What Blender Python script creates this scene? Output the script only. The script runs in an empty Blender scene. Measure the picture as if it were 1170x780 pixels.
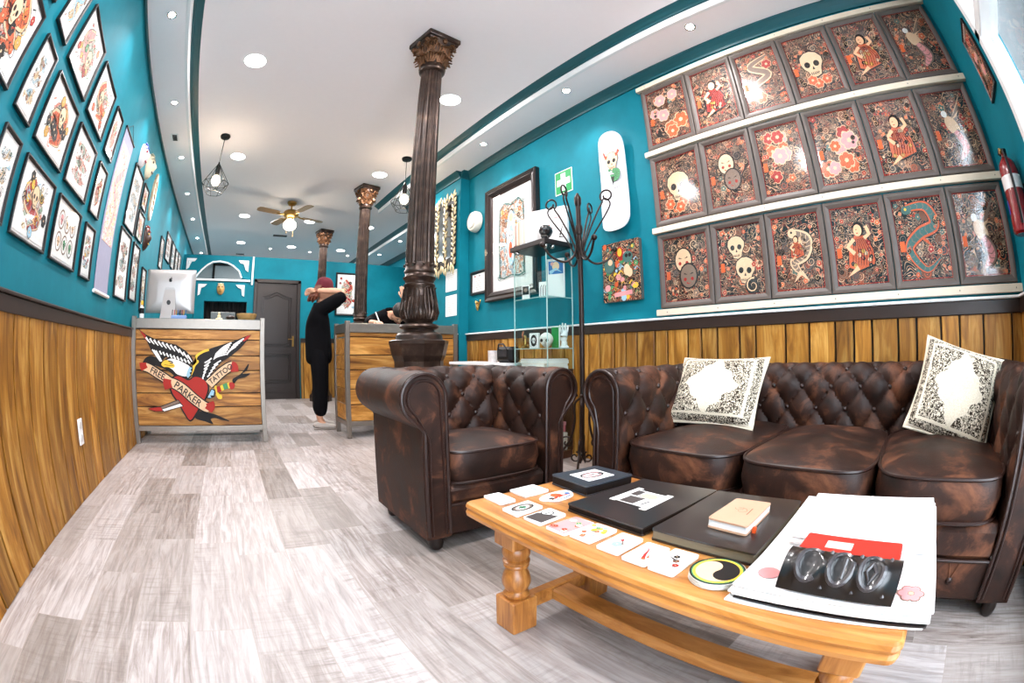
import bpy, bmesh, math, random
from mathutils import Vector, Matrix, noise
C = bpy.context.scene.collection
PI = math.pi
R = math.radians
def c(r, g, b, a=1.0):
    f = lambda v: (v/255)/12.92 if v/255 <= .04045 else ((v/255+.055)/1.055)**2.4
    return (f(r), f(g), f(b), a)

# ------------------------------------------------------------------ camera
cam = bpy.data.cameras.new('camera'); camo = bpy.data.objects.new('camera', cam); C.objects.link(camo)
cam.type = 'PANO'
try: cam.panorama_type = 'FISHEYE_EQUISOLID'
except Exception: pass
for tgt in (cam, getattr(cam, 'cycles', None)):
    for k, v in (('panorama_type', 'FISHEYE_EQUISOLID'), ('fisheye_lens', 15.546), ('fisheye_fov', R(185))):
        try: setattr(tgt, k, v)
        except Exception: pass
cam.sensor_width = 36; cam.sensor_fit = 'HORIZONTAL'; cam.clip_start = .02; cam.clip_end = 60
def cam_matrix(yaw, pitch, roll):
    Rr = Matrix.Rotation(roll, 3, 'Z')
    B = Matrix(((1,0,0),(0,0,-1),(0,1,0)))
    P = Matrix.Rotation(pitch, 3, 'X')
    Y = Matrix.Rotation(-yaw, 3, 'Z')
    return (Y @ P @ B @ Rr).to_4x4()
camo.matrix_world = Matrix.Translation((0, 0, .8)) @ cam_matrix(R(36.6908), R(1.5512), R(-.4287))
bpy.context.scene.camera = camo

# ------------------------------------------------------------------ world, light levels, exposure
SC = bpy.context.scene
SC.view_settings.view_transform = 'Standard'
try: SC.view_settings.look = 'None'
except Exception: pass
SC.view_settings.exposure = .64; SC.view_settings.gamma = 1.0
try: SC.view_settings.use_curve_mapping = False
except Exception: pass
SC.render.engine = 'CYCLES'
SC.cycles.use_denoising = True
SC.cycles.max_bounces = 7; SC.cycles.diffuse_bounces = 4; SC.cycles.glossy_bounces = 3
SC.cycles.transparent_max_bounces = 16; SC.cycles.transmission_bounces = 4
SC.cycles.sample_clamp_indirect = 6
SC.cycles.caustics_reflective = False; SC.cycles.caustics_refractive = False
W = bpy.data.worlds.new('world'); SC.world = W; W.use_nodes = True
W.node_tree.nodes['Background'].inputs[0].default_value = (.86, .93, 1, 1)
W.node_tree.nodes['Background'].inputs[1].default_value = 9.0     # overcast daylight outside the shop window
P_BIG = 20.0      # recessed ceiling downlights, W
P_SPOT = 20.0     # soffit spots, W
P_BULB = 42.0      # pendant bulbs, W
P_FAN = 75.0
WARM = (1, .9, .8); COOL = (1, .955, .955)

# ------------------------------------------------------------------ mesh helpers
class MB:
    def __init__(s): s.v = []; s.f = []; s.m = []; s.s = []; s.r = []
    def add(s, vs, fs, m=0, sm=False, rnd=0.0, M=None):
        o = len(s.v)
        for p in vs:
            p = Vector(p); s.v.append(M @ p if M is not None else p)
        for f in fs:
            s.f.append([i+o for i in f]); s.m.append(m); s.s.append(sm); s.r.append(rnd)
        return s
    def box(s, x0, x1, y0, y1, z0, z1, m=0, b=0.0, rnd=0.0, M=None):
        if b <= 0:
            vs = [(x, y, z) for x in (x0, x1) for y in (y0, y1) for z in (z0, z1)]
            fs = [(0,1,3,2),(4,6,7,5),(0,4,5,1),(2,3,7,6),(0,2,6,4),(1,5,7,3)]
            return s.add(vs, fs, m, False, rnd, M)
        b = min(b, (x1-x0)*.49, (y1-y0)*.49, (z1-z0)*.49)
        vs = []; idx = {}
        X = (x0, x1); Y = (y0, y1); Z = (z0, z1)
        for i in (0,1):
            for j in (0,1):
                for k in (0,1):
                    sx, sy, sz = (1-2*i)*b, (1-2*j)*b, (1-2*k)*b
                    for ax, p in enumerate(((X[i], Y[j]+sy, Z[k]+sz), (X[i]+sx, Y[j], Z[k]+sz), (X[i]+sx, Y[j]+sy, Z[k]))):
                        idx[(i,j,k,ax)] = len(vs); vs.append(p)
        fs = []
        for i in (0,1):
            q = [idx[(i,0,0,0)], idx[(i,1,0,0)], idx[(i,1,1,0)], idx[(i,0,1,0)]]; fs.append(q if i else q[::-1])
            q = [idx[(0,i,0,1)], idx[(1,i,0,1)], idx[(1,i,1,1)], idx[(0,i,1,1)]]; fs.append(q[::-1] if i else q)
            q = [idx[(0,0,i,2)], idx[(1,0,i,2)], idx[(1,1,i,2)], idx[(0,1,i,2)]]; fs.append(q if i else q[::-1])
        for j in (0,1):
            for k in (0,1):
                fs.append([idx[(0,j,k,1)], idx[(1,j,k,1)], idx[(1,j,k,2)], idx[(0,j,k,2)]])
                fs.append([idx[(j,0,k,0)], idx[(j,1,k,0)], idx[(j,1,k,2)], idx[(j,0,k,2)]])
                fs.append([idx[(j,k,0,0)], idx[(j,k,1,0)], idx[(j,k,1,1)], idx[(j,k,0,1)]])
        for i in (0,1):
            for j in (0,1):
                for k in (0,1): fs.append([idx[(i,j,k,0)], idx[(i,j,k,1)], idx[(i,j,k,2)]])
        return s.add(vs, fs, m, False, rnd, M)
    def lathe(s, prof, n=24, m=0, M=None, sm=True, cap=True, fl=None, rnd=0.0):
        vs = []; fs = []
        for r, z in prof:
            for i in range(n):
                a = 2*PI*i/n
                rr = r*(fl(a, z) if fl else 1)
                vs.append((rr*math.cos(a), rr*math.sin(a), z))
        for k in range(len(prof)-1):
            for i in range(n):
                j = (i+1) % n
                fs.append((k*n+i, k*n+j, (k+1)*n+j, (k+1)*n+i))
        s.add(vs, fs, m, sm, rnd, M)
        if cap:
            s.add(vs[:n], [tuple(range(n))[::-1]], m, False, rnd, M)
            s.add(vs[-n:], [tuple(range(n))], m, False, rnd, M)
        return s
    def sphere(s, p, r, m=0, n=12, k=8, sc=(1,1,1), M=None):
        prof = [(max(1e-4, r*math.sin(PI*i/k)), -r*math.cos(PI*i/k)) for i in range(k+1)]
        T = Matrix.Translation(p) @ Matrix.Diagonal((sc[0], sc[1], sc[2], 1))
        if M is not None: T = M @ T
        return s.lathe(prof, n, m, T, True, False)
    def tube(s, pts, r, n=8, m=0, closed=False, cap=True, M=None):
        pts = [Vector(p) for p in pts]; L = len(pts)
        rs = r if isinstance(r, (list, tuple)) else [r]*L
        vs = []; fs = []; up = None
        for i, p in enumerate(pts):
            if closed: t = pts[(i+1) % L]-pts[i-1]
            else: t = pts[min(i+1, L-1)]-pts[max(i-1, 0)]
            t = t.normalized() if t.length > 1e-9 else Vector((0,0,1))
            if up is None:
                up = Vector((0,0,1)) if abs(t.z) < .9 else Vector((1,0,0))
            a = (up - t*up.dot(t))
            a = a.normalized() if a.length > 1e-6 else t.orthogonal().normalized()
            up = a; b = t.cross(a)
            for k in range(n):
                w = 2*PI*k/n
                vs.append(p + (a*math.cos(w)+b*math.sin(w))*rs[i])
        for i in range(L if closed else L-1):
            j = (i+1) % L
            for k in range(n):
                l = (k+1) % n
                fs.append((i*n+k, i*n+l, j*n+l, j*n+k))
        s.add(vs, fs, m, True, 0, M)
        if cap and not closed:
            s.add(vs[:n], [tuple(range(n))[::-1]], m, False, 0, M); s.add(vs[-n:], [tuple(range(n))], m, False, 0, M)
        return s
    def prism(s, poly, y0, y1, m=0, M=None, rnd=0.0, side=None):
        """polygon in local (x,z), extruded from y0 (front) to y1"""
        n = len(poly)
        A = [(x, y0, z) for x, z in poly]; B = [(x, y1, z) for x, z in poly]
        ar = sum(poly[i][0]*poly[(i+1) % n][1]-poly[(i+1) % n][0]*poly[i][1] for i in range(n))
        f0 = tuple(range(n)); f1 = tuple(range(n, 2*n))[::-1]
        if ar < 0: f0, f1 = f0[::-1], f1[::-1]
        s.add(A+B, [f0, f1], m, False, rnd, M)
        s.add(A+B, [(i, i+n, (i+1) % n+n, (i+1) % n) if ar > 0 else (i, (i+1) % n, (i+1) % n+n, i+n) for i in range(n)], m if side is None else side, False, rnd, M)
        return s
    def grid(s, fn, nu, nv, m=0, sm=True, M=None, closeu=False):
        vs = [fn(i/(nu if closeu else nu-1), j/(nv-1)) for i in range(nu) for j in range(nv)]
        fs = []
        for i in range(nu if closeu else nu-1):
            for j in range(nv-1):
                a = i*nv+j; b = ((i+1) % nu)*nv+j
                fs.append((a, b, b+1, a+1))
        return s.add(vs, fs, m, sm, 0, M)
    def build(s, name, mats, parent=None, loc=None, rot=None, sharp=40, norm=False):
        me = bpy.data.meshes.new(name)
        me.from_pydata([tuple(v) for v in s.v], [], s.f)
        for mm in (mats if isinstance(mats, (list, tuple)) else [mats]): me.materials.append(mm)
        me.polygons.foreach_set('material_index', s.m)
        me.polygons.foreach_set('use_smooth', s.s)
        at = me.attributes.new('rnd', 'FLOAT', 'FACE'); at.data.foreach_set('value', s.r)
        me.update()
        if norm:
            bm = bmesh.new(); bm.from_mesh(me); bmesh.ops.remove_doubles(bm, verts=bm.verts, dist=1e-5)
            bmesh.ops.recalc_face_normals(bm, faces=bm.faces); bm.to_mesh(me); bm.free()
        if any(s.s):
            try: me.set_sharp_from_angle(angle=R(sharp))
            except Exception: pass
        o = bpy.data.objects.new(name, me); C.objects.link(o)
        if parent is not None: o.parent = parent
        if loc is not None: o.location = loc
        if rot is not None: o.rotation_euler = rot if isinstance(rot, (tuple, list)) else (0, 0, rot)
        return o
def pieces(mb, name, mats, parent=None, names=None, **kw):
    """every separate piece of the builder becomes a part of its own"""
    key = {}; par = {}
    def find(a):
        while par.get(a, a) != a: a = par[a]
        return a
    for i, v in enumerate(mb.v): key[i] = (round(v.x, 5), round(v.y, 5), round(v.z, 5))
    for f in mb.f:
        a = find(key[f[0]])
        for q in f[1:]: par[find(key[q])] = a
    groups = {}
    for k, f in enumerate(mb.f): groups.setdefault(find(key[f[0]]), []).append(k)
    out = []
    for n_, fs in enumerate(groups.values()):
        m2 = MB(); ix = {}
        for k in fs:
            for q in mb.f[k]:
                if q not in ix: ix[q] = len(m2.v); m2.v.append(mb.v[q])
            m2.f.append([ix[q] for q in mb.f[k]]); m2.m.append(mb.m[k]); m2.s.append(mb.s[k]); m2.r.append(mb.r[k])
        out.append(m2.build((names or [name])[min(n_, len(names or [name])-1)], mats, parent, **kw))
    return out
def tag(o, label=None, cat=None, group=None, kind=None):
    if label: o['label'] = label
    if cat: o['category'] = cat
    if group: o['group'] = group
    if kind: o['kind'] = kind
    return o
def thing(name, label, cat, loc=(0,0,0), rot=0.0, group=None, kind=None):
    o = bpy.data.objects.new(name, None); C.objects.link(o); o.empty_display_size = .05
    o.location = loc; o.rotation_euler = rot if isinstance(rot, (tuple, list)) else (0, 0, rot)
    return tag(o, label, cat, group, kind)
def struct(o): o['kind'] = 'structure'; return o
def kids(o): return [x for x in C.objects if x.parent is o]
def dup(root, loc, rot=None, label=None, group=None):
    def cp(o, par):
        n = o.copy(); C.objects.link(n); n.parent = par
        for k in kids(o): cp(k, n)
        return n
    r = cp(root, None); r.location = loc
    if rot is not None: r.rotation_euler = rot if isinstance(rot, (tuple, list)) else (0, 0, rot)
    if label: r['label'] = label
    if group: r['group'] = group
    return r
def spiral(cx, cy, r0, r1, a0, turns, n=22):
    return [(cx+(r0+(r1-r0)*i/(n-1))*math.cos(a0+turns*2*PI*i/(n-1)), cy+(r0+(r1-r0)*i/(n-1))*math.sin(a0+turns*2*PI*i/(n-1))) for i in range(n)]
def smooth_path(pts, k=6, closed=False):
    """Catmull-Rom through the points"""
    P = [Vector(p) for p in pts]; n = len(P); out = []
    for i in range(n if closed else n-1):
        if closed: p0, p1, p2, p3 = P[i-1], P[i], P[(i+1) % n], P[(i+2) % n]
        else: p0, p1, p2, p3 = P[max(i-1,0)], P[i], P[i+1], P[min(i+2,n-1)]
        for j in range(k):
            t = j/k
            out.append(.5*((2*p1)+(p2-p0)*t+(2*p0-5*p1+4*p2-p3)*t*t+(3*p1-p0-3*p2+p3)*t**3))
    if not closed: out.append(P[-1])
    return out

# ------------------------------------------------------------------ materials
class NT:
    def __init__(s, name):
        s.mat = bpy.data.materials.new(name); s.mat.use_nodes = True
        s.t = s.mat.node_tree; s.b = s.t.nodes['Principled BSDF']; s.out = s.t.nodes['Material Output']
    def n(s, ty, _at=None, **inp):
        nd = s.t.nodes.new(ty)
        for k, v in (_at or {}).items(): setattr(nd, k, v)
        for k, v in inp.items():
            key = int(k[1:]) if k[0] == 'i' and k[1:].isdigit() else k.replace('_', ' ')
            s.set(nd.inputs[key], v)
        return nd
    def set(s, sock, v):
        if isinstance(v, bpy.types.NodeSocket): s.t.links.new(v, sock)
        elif isinstance(v, bpy.types.Node): s.t.links.new(v.outputs[0], sock)
        else:
            try: sock.default_value = v
            except Exception: sock.default_value = v[:3] if hasattr(v, '__len__') else (v, v, v)
    def m(s, op, a, b=0.0, d=None, clamp=False):
        nd = s.n('ShaderNodeMath', {'operation': op, 'use_clamp': clamp}, i0=a, i1=b)
        if d is not None: s.set(nd.inputs[2], d)
        return nd.outputs[0]
    def mix(s, f, a, b, blend='MIX'):
        nd = s.n('ShaderNodeMix', {'data_type': 'RGBA', 'blend_type': blend})
        s.set(nd.inputs['Factor'], f); s.set(nd.inputs[6], a); s.set(nd.inputs[7], b)
        return nd.outputs[2]
    def ramp(s, f, stops):
        nd = s.n('ShaderNodeValToRGB'); s.set(nd.inputs[0], f); e = nd.color_ramp.elements
        while len(e) < len(stops): e.new(.5)
        for i, (p, col) in enumerate(stops): e[i].position = p; e[i].color = col if len(col) == 4 else (*col, 1)
        return nd.outputs[0]
    def obj(s): return s.n('ShaderNodeTexCoord').outputs['Object']
    def map(s, v, scale=(1,1,1), rot=(0,0,0), loc=(0,0,0)):
        return s.n('ShaderNodeMapping', i0=v, Scale=scale, Rotation=rot, Location=loc).outputs[0]
    def noise(s, v, scale=5, detail=4, rough=.6, dist=0):
        nd = s.n('ShaderNodeTexNoise', i0=v); 
        for k, x in (('Scale', scale), ('Detail', detail), ('Roughness', rough), ('Distortion', dist)): nd.inputs[k].default_value = x
        return nd.outputs[0]
    def bump(s, h, strength=.3, dist=.01):
        nd = s.n('ShaderNodeBump', Strength=strength, Distance=dist, Height=h); s.set(s.b.inputs['Normal'], nd.outputs[0])
    def fin(s, col=None, rough=None, metal=None, spec=None, coat=None, coat_r=.05):
        for k, v in (('Base Color', col), ('Roughness', rough), ('Metallic', metal), ('Specular IOR Level', spec), ('Coat Weight', coat)):
            if v is not None: s.set(s.b.inputs[k], v)
        if coat is not None: s.b.inputs['Coat Roughness'].default_value = coat_r
        return s.mat
_pm = {}
def plain(col, rough=.5, metal=0.0, spec=.5, coat=None, name=None, var=.06):
    key = (tuple(col), rough, metal, spec, coat)
    if key in _pm: return _pm[key]
    t = NT(name or 'paint')
    nz = t.noise(t.obj(), 30, 3)
    f = t.m('MULTIPLY_ADD', nz, 2*var, 1-var)
    colr = t.mix(1.0, col, t.n('ShaderNodeCombineColor', i0=f, i1=f, i2=f).outputs[0], 'MULTIPLY')
    _pm[key] = t.fin(colr, rough, metal, spec, coat)
    return _pm[key]
def emit(col, strength, name='lamp_glow'):
    t = NT(name); e = t.n('ShaderNodeEmission', Color=col, Strength=strength)
    t.t.links.new(e.outputs[0], t.out.inputs[0]); return t.mat
def glass(name='glass', tint=(.93,.98,.97,1), ref=1.0, rough=.02):
    t = NT(name)
    lw = t.n('ShaderNodeLayerWeight', Blend=.5)
    fr = t.m('MULTIPLY_ADD', t.m('POWER', lw.outputs['Facing'], 5.0), .5, .03)
    g = t.n('ShaderNodeBsdfGlossy', Roughness=rough, Color=(1,1,1,1)); tr = t.n('ShaderNodeBsdfTransparent', Color=tint)
    f = t.m('MULTIPLY', fr, ref, clamp=True)
    mx = t.n('ShaderNodeMixShader', i0=f, i1=tr.outputs[0], i2=g.outputs[0])
    t.t.links.new(mx.outputs[0], t.out.inputs[0]); return t.mat

def m_floor():
    t = NT('floor_wood_tile'); v = t.obj()
    sp = t.n('ShaderNodeSeparateXYZ', i0=v)
    x, y = sp.outputs[0], sp.outputs[1]
    Wd, Ln = .2075, .685
    u = t.m('DIVIDE', t.m("ADD", x, 20.405), Wd); row = t.m('FLOOR', u)
    off = t.n('ShaderNodeTexWhiteNoise', {'noise_dimensions': '1D'}); t.set(off.inputs['W'], row)
    w = t.m('ADD', t.m('DIVIDE', t.m('ADD', y, 20), Ln), t.m('MULTIPLY', off.outputs[0], 3.0)); cell = t.m('FLOOR', w)
    idv = t.n('ShaderNodeCombineXYZ', i0=row, i1=cell, i2=0.0)
    rn = t.n('ShaderNodeTexWhiteNoise', {'noise_dimensions': '3D'}); t.set(rn.inputs['Vector'], idv.outputs[0])
    rc = t.n('ShaderNodeSeparateColor', i0=rn.outputs['Color'])
    ofs = t.n('ShaderNodeVectorMath', {'operation': 'MULTIPLY'}, i0=rn.outputs['Color'], i1=(9, 9, 9))
    vv = t.n('ShaderNodeVectorMath', {'operation': 'ADD'}, i0=v, i1=ofs.outputs[0]).outputs[0]
    grain = t.noise(t.map(vv, (26, 2.2, 1)), 1.6, 7, .68, .8)
    saw = t.noise(t.map(vv, (5, 55, 1)), 1.0, 5, .7, .3)
    patch = t.noise(t.map(vv, (3.2, 1.3, 1)), 1.3, 3, .5)
    pm = t.ramp(patch, [(.45, (0,0,0)), (.62, (1,1,1))])
    dark = t.m('MULTIPLY', t.ramp(saw, [(.48, (0,0,0)), (.66, (1,1,1))]), pm)
    base = t.ramp(rc.outputs[0], [(0, c(142,134,129)), (.25, c(164,156,152)), (.7, c(178,171,169)), (1, c(188,182,181))])
    g = t.ramp(grain, [(.26, c(104,92,84)), (.43, c(200,190,184)), (.6, c(255,253,252))])
    amt = t.m('MULTIPLY_ADD', rc.outputs[1], .5, .42)
    col = t.mix(amt, base, t.mix(1.0, base, g, 'MULTIPLY'))
    col = t.mix(t.m('MULTIPLY', dark, t.m('MULTIPLY_ADD', rc.outputs[2], .55, .1)), col, c(104,92,84))
    fx = t.m('FRACT', u); fy = t.m('FRACT', w)
    gx = t.m('LESS_THAN', t.m('MINIMUM', fx, t.m('SUBTRACT', 1.0, fx)), .008)
    gy = t.m('LESS_THAN', t.m('MINIMUM', fy, t.m('SUBTRACT', 1.0, fy)), .0018)
    gr = t.m('MAXIMUM', gx, gy)
    col = t.mix(gr, col, c(158,148,142))
    t.bump(t.m('SUBTRACT', grain, t.m('MULTIPLY', gr, .8)), .25, .004)
    return t.fin(col, t.m('MULTIPLY_ADD', grain, .25, .3), spec=.35)
def m_planks(name, lo, mid, hi, axis=2, rough=.45):
    """stained boards; each face carries its own random number so neighbouring boards differ"""
    t = NT(name); v = t.obj()
    a = t.n('ShaderNodeAttribute', {'attribute_name': 'rnd'}); r = a.outputs['Fac']
    ofs = t.n('ShaderNodeCombineXYZ', i0=t.m('MULTIPLY', r, 37.0), i1=t.m('MULTIPLY', r, 91.0), i2=t.m('MULTIPLY', r, 53.0))
    vv = t.n('ShaderNodeVectorMath', {'operation': 'ADD'}, i0=v, i1=ofs.outputs[0]).outputs[0]
    s = [6, 6, 6]; s[axis] = .8
    g1 = t.noise(t.map(vv, tuple(s)), 2.0, 5, .6, 1.6)
    s2 = [60, 60, 60]; s2[axis] = 2.5
    g2 = t.noise(t.map(vv, tuple(s2)), 1.5, 4, .7)
    col = t.ramp(g1, [(.28, lo), (.5, mid), (.72, hi)])
    col = t.mix(.38, col, t.mix(1.0, col, t.ramp(g2, [(.32, (.3,.3,.3)), (.5, (1,1,1))]), 'MULTIPLY'))
    br = t.m('MULTIPLY_ADD', t.m('FRACT', t.m('MULTIPLY', r, 7.31)), .62, .62)
    col = t.mix(1.0, col, t.n('ShaderNodeCombineColor', i0=br, i1=br, i2=br).outputs[0], 'MULTIPLY')
    t.bump(g2, .25, .004)
    return t.fin(col, rough, spec=.4)
def m_leather():
    t = NT('brown_leather'); v = t.obj()
    n1 = t.noise(v, 7, 5, .65, .6); n2 = t.noise(v, 160, 3, .6)
    col = t.ramp(n1, [(.3, c(18,9,6)), (.52, c(46,24,15)), (.76, c(118,72,48))])
    t.bump(t.m('ADD', t.m('MULTIPLY', n2, .5), n1), .18, .006)
    return t.fin(col, t.m('MULTIPLY_ADD', n1, .3, .4), spec=.3)
def m_wood(name, a, b, d, scale=(3,18,18), rough=.35, coat=.15):
    t = NT(name); v = t.map(t.obj(), scale)
    n1 = t.noise(v, 1.6, 6, .6, 1.2)
    col = t.ramp(n1, [(.3, a), (.5, b), (.72, d)])
    t.bump(n1, .12, .003)
    return t.fin(col, rough, coat=coat, coat_r=.2)
def m_filigree():
    """black ground covered in fine curling cream and orange linework"""
    t = NT('ink_filigree'); v = t.obj()
    ri = t.n('ShaderNodeObjectInfo').outputs['Random']
    of = t.n('ShaderNodeCombineXYZ', i0=t.m('MULTIPLY', ri, 31.0), i1=0.0, i2=t.m('MULTIPLY', ri, 17.0)).outputs[0]
    vv = t.n('ShaderNodeVectorMath', {'operation': 'ADD'}, i0=v, i1=of).outputs[0]
    n1 = t.noise(vv, 9, 1.0, .5, 2.6)
    f = t.m('ABSOLUTE', t.m('SUBTRACT', t.m('FRACT', t.m('MULTIPLY', n1, 10.0)), .5))
    line = t.m('LESS_THAN', f, .14)
    n2 = t.noise(vv, 22, 2, .5); n3 = t.noise(vv, 13, 1, .5)
    lc = t.ramp(n2, [(.36, c(120,84,60)), (.46, c(206,168,134)), (.54, c(186,140,108)), (.6, c(190,84,48)), (.68, c(226,196,164))])
    bg = t.ramp(n3, [(.4, c(12,9,9)), (.56, c(16,13,13)), (.62, c(96,34,22)), (.68, c(22,28,30))])
    
    return t.fin(t.mix(line, bg, lc), .5, spec=.3)
def m_sketch(name, cols, freq=13.0, sc=12):
    """drawn linework and colour washes on pale paper"""
    t = NT(name); v = t.obj(); ri = t.n('ShaderNodeObjectInfo').outputs['Random']
    of = t.n('ShaderNodeCombineXYZ', i0=t.m('MULTIPLY', ri, 41.0), i1=0.0, i2=t.m('MULTIPLY', ri, 23.0)).outputs[0]
    vv = t.n('ShaderNodeVectorMath', {'operation': 'ADD'}, i0=v, i1=of).outputs[0]
    f = t.m('ABSOLUTE', t.m('SUBTRACT', t.m('FRACT', t.m('MULTIPLY', t.noise(vv, sc, 1.5, .5, 2.2), freq)), .5))
    line = t.m('LESS_THAN', f, .13)
    wash = t.ramp(t.noise(vv, sc*1.4, 1, .5), [(.36, c(232,228,222)), (.45, cols[0]), (.52, c(228,222,214)), (.6, cols[1]), (.68, c(214,206,196))])
    return t.fin(t.mix(line, wash, cols[2]), .55, spec=.3)
def m_iron():
    t = NT('dark_bronze_iron'); v = t.obj()
    n1 = t.noise(v, 14, 4, .6); n2 = t.noise(v, 80, 3)
    col = t.ramp(n1, [(.3, c(38,27,22)), (.55, c(64,48,40)), (.75, c(96,78,66))])
    t.bump(n2, .15, .003)
    return t.fin(col, .33, .55)
def m_wall():
    t = NT('teal_wall_paint'); v = t.obj()
    n1 = t.noise(v, 3, 4, .6); n2 = t.noise(v, 120, 3)
    col = t.ramp(n1, [(.3, c(6,106,122)), (.7, c(12,120,136))])
    t.bump(n2, .08, .003)
    return t.fin(col, .6, spec=.15)
def m_pillow(HW, HH):
    t = NT('printed_cushion_cloth'); v = t.obj(); sp = t.n('ShaderNodeSeparateXYZ', i0=v)
    ax = t.m('ABSOLUTE', sp.outputs[0]); az = t.m('ABSOLUTE', sp.outputs[2])
    wob = t.m('MULTIPLY', t.m('SINE', t.m('MULTIPLY', t.m('ARCTAN2', sp.outputs[2], sp.outputs[0]), 8.0)), .07)
    d = t.m('ADD', t.m('ADD', t.m('DIVIDE', ax, HW*.60), t.m('DIVIDE', az, HH*.80)), wob)
    inner = t.m('LESS_THAN', d, 1.0)
    box = t.m('MAXIMUM', t.m('DIVIDE', ax, HW*.9), t.m('DIVIDE', az, HH*.9))
    ring = t.m('MULTIPLY', t.m('GREATER_THAN', box, .84), t.m('LESS_THAN', box, .9))
    ring2 = t.m('GREATER_THAN', box, 1.03)
    n1 = t.noise(v, 62, 2, .5, 2.2)
    orn = t.m('MULTIPLY', t.m('GREATER_THAN', n1, .47), t.m('LESS_THAN', n1, .62))
    cloth = t.noise(v, 300, 2)
    cream = t.ramp(cloth, [(.3, c(196,182,158)), (.7, c(232,222,204))])
    col = t.mix(orn, cream, c(52,42,34))
    col = t.mix(ring, col, c(220,208,186)); col = t.mix(ring2, col, cream)
    col = t.mix(inner, col, cream)
    t.bump(cloth, .3, .002)
    return t.fin(col, .85, spec=.1)

M_FLOOR = m_floor()
M_WALL = m_wall()
M_TEALDARK = plain(c(16,84,92), .45, name='teal_trim_paint')
M_CEIL = plain(c(250,243,244), .7, spec=.2, name='ceiling_white', var=.015)
M_WHITE = plain(c(236,236,236), .45, name='white_paint', var=.02)
M_WAINS = m_planks('stained_wall_boards', c(106,62,14), c(166,112,38), c(212,164,86))
M_COUNTERW = m_planks('counter_boards', c(100,58,18), c(166,112,46), c(212,160,88), axis=0)
M_CAP = plain(c(42,27,21), .4, name='dark_wood_cap')
M_LEATHER = m_leather()
M_OAK = m_wood('honey_oak', c(136,80,30), c(178,116,54), c(206,146,80), (14,2.2,14))
M_OAKZ = m_wood('honey_oak_turned', c(130,76,30), c(172,110,50), c(200,140,76), (22,22,2.5))
M_IRON = m_iron()
M_GILT = plain(c(128,84,50), .4, .6, name='gilt_bronze', var=.35)
M_STEEL = plain(c(140,132,124), .38, .75, name='brushed_steel', var=.1)
M_BLACK = plain(c(14,13,14), .5, spec=.25, name='black_paint')
M_BLACKM = plain(c(30,27,26), .35, .6, name='black_metal')
M_FRAMEB = plain(c(24,18,17), .35, name='black_frame')
M_FRAMEG = plain(c(88,78,72), .5, name='grey_wood_frame', var=.1)
M_BATTEN = plain(c(222,206,184), .55, name='pale_batten', var=.06)
M_GLASS = glass()
M_GLASSP = glass('picture_glass', (1,1,1,1), 1.0, .03)
M_GLOSSP = glass('laminated_print_face', (1,1,1,1), 1.5, .10)
M_PAPER = plain(c(236,234,232), .6, name='white_paper', var=.02)
M_DOORM = plain(c(36,25,21), .35, name='dark_brown_door')
M_CHROME = plain(c(190,188,186), .2, 1.0, name='chrome', var=.02)
M_BRASS = plain(c(176,138,76), .28, .9, name='brass')
# ================================================================== the room
MC, SZ, YB = 2.95, 2.85, 8.03
FX = 2.32                                 # face of the wall section that stands proud
def RWX(y): return 2.355 + .02*y          # the sofa wall runs very slightly askew
RROT = math.atan2(-1, -.02)
LX = -1.07
struct(MB().box(-1.2, 3.6, -.9, 10.7, -.1, 0).build('floor', M_FLOOR))
struct(MB().box(-1.2, 3.6, -.9, 10.7, MC, MC+.1).build('ceiling', M_CEIL))
struct(MB().box(LX-.12, LX, -.9, 10.7, 0, MC).build('wall_left', M_WALL))
struct(MB().prism([(0,0),(1,0)] and [(RWX(-.9), -.9), (RWX(-.9)+.3, -.9), (RWX(4.05)+.3, 4.05), (RWX(4.05), 4.05)], 0, MC, 0,
       M=Matrix(((1,0,0,0),(0,0,1,0),(0,1,0,0),(0,0,0,1)))).build('wall_right', M_WALL, norm=True))
struct(MB().box(FX, 3.55, 4.05, 5.52, 0, MC).build('wall_middle', M_WALL))
struct(MB().box(3.42, 3.55, 5.52, 10.7, 0, MC).build('wall_far', M_WALL))
struct(MB().box(-1.2, 3.6, 10.55, 10.7, 0, MC).build('wall_end', plain(c(176,184,186), .6, name='pale_grey_wall')))
t_ = MB()
for x0, x1, z0, z1 in ((-.62,-.56,2.3,2.86),(.26,.32,2.3,2.86),(-.62,.32,2.3,2.36),(-.62,.32,2.8,2.86)): t_.box(x0, x1, 10.51, 10.55, z0, z1, 0, .004)
struct(t_.build('trim_16', M_BLACK))
# partition with arch opening and doorway (2.5 m high, the ceiling runs on behind it)
arch = [(.23, 0), (.23, 2.10), (.10, 2.12), (.04, 2.24), (-.08, 2.33), (-.2, 2.38), (-.34, 2.40), (-.48, 2.385), (-.58, 2.33), (-.68, 2.25), (-.76, 2.16), (-.81, 2.1), (-.81, 0)]
outl = [(LX, 0), (LX, 2.51), (3.42, 2.51), (3.42, 0), (1.25, 0), (1.25, 2.11), (.354, 2.11), (.354, 0)] + arch
struct(MB().prism(outl, YB, YB+.12).build('wall_back', M_WALL, norm=True))
struct(MB().box(-.81, .23, YB-.02, YB+.1, 1.70, 2.05, 0).build('trim_1', M_WALL))
struct(MB().box(-.81, .27, YB-.05, YB+.1, 2.05, 2.085, 0, .005).build('trim_2', M_WHITE))
struct(MB().box(-.80, -.6, YB-.02, YB+.1, 0, 1.70, 0).build('trim_3', M_WALL))
struct(MB().box(.29, .325, YB-.03, YB, 2.0, 2.51, 0, .004).build('trim_4', M_WHITE))
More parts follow.
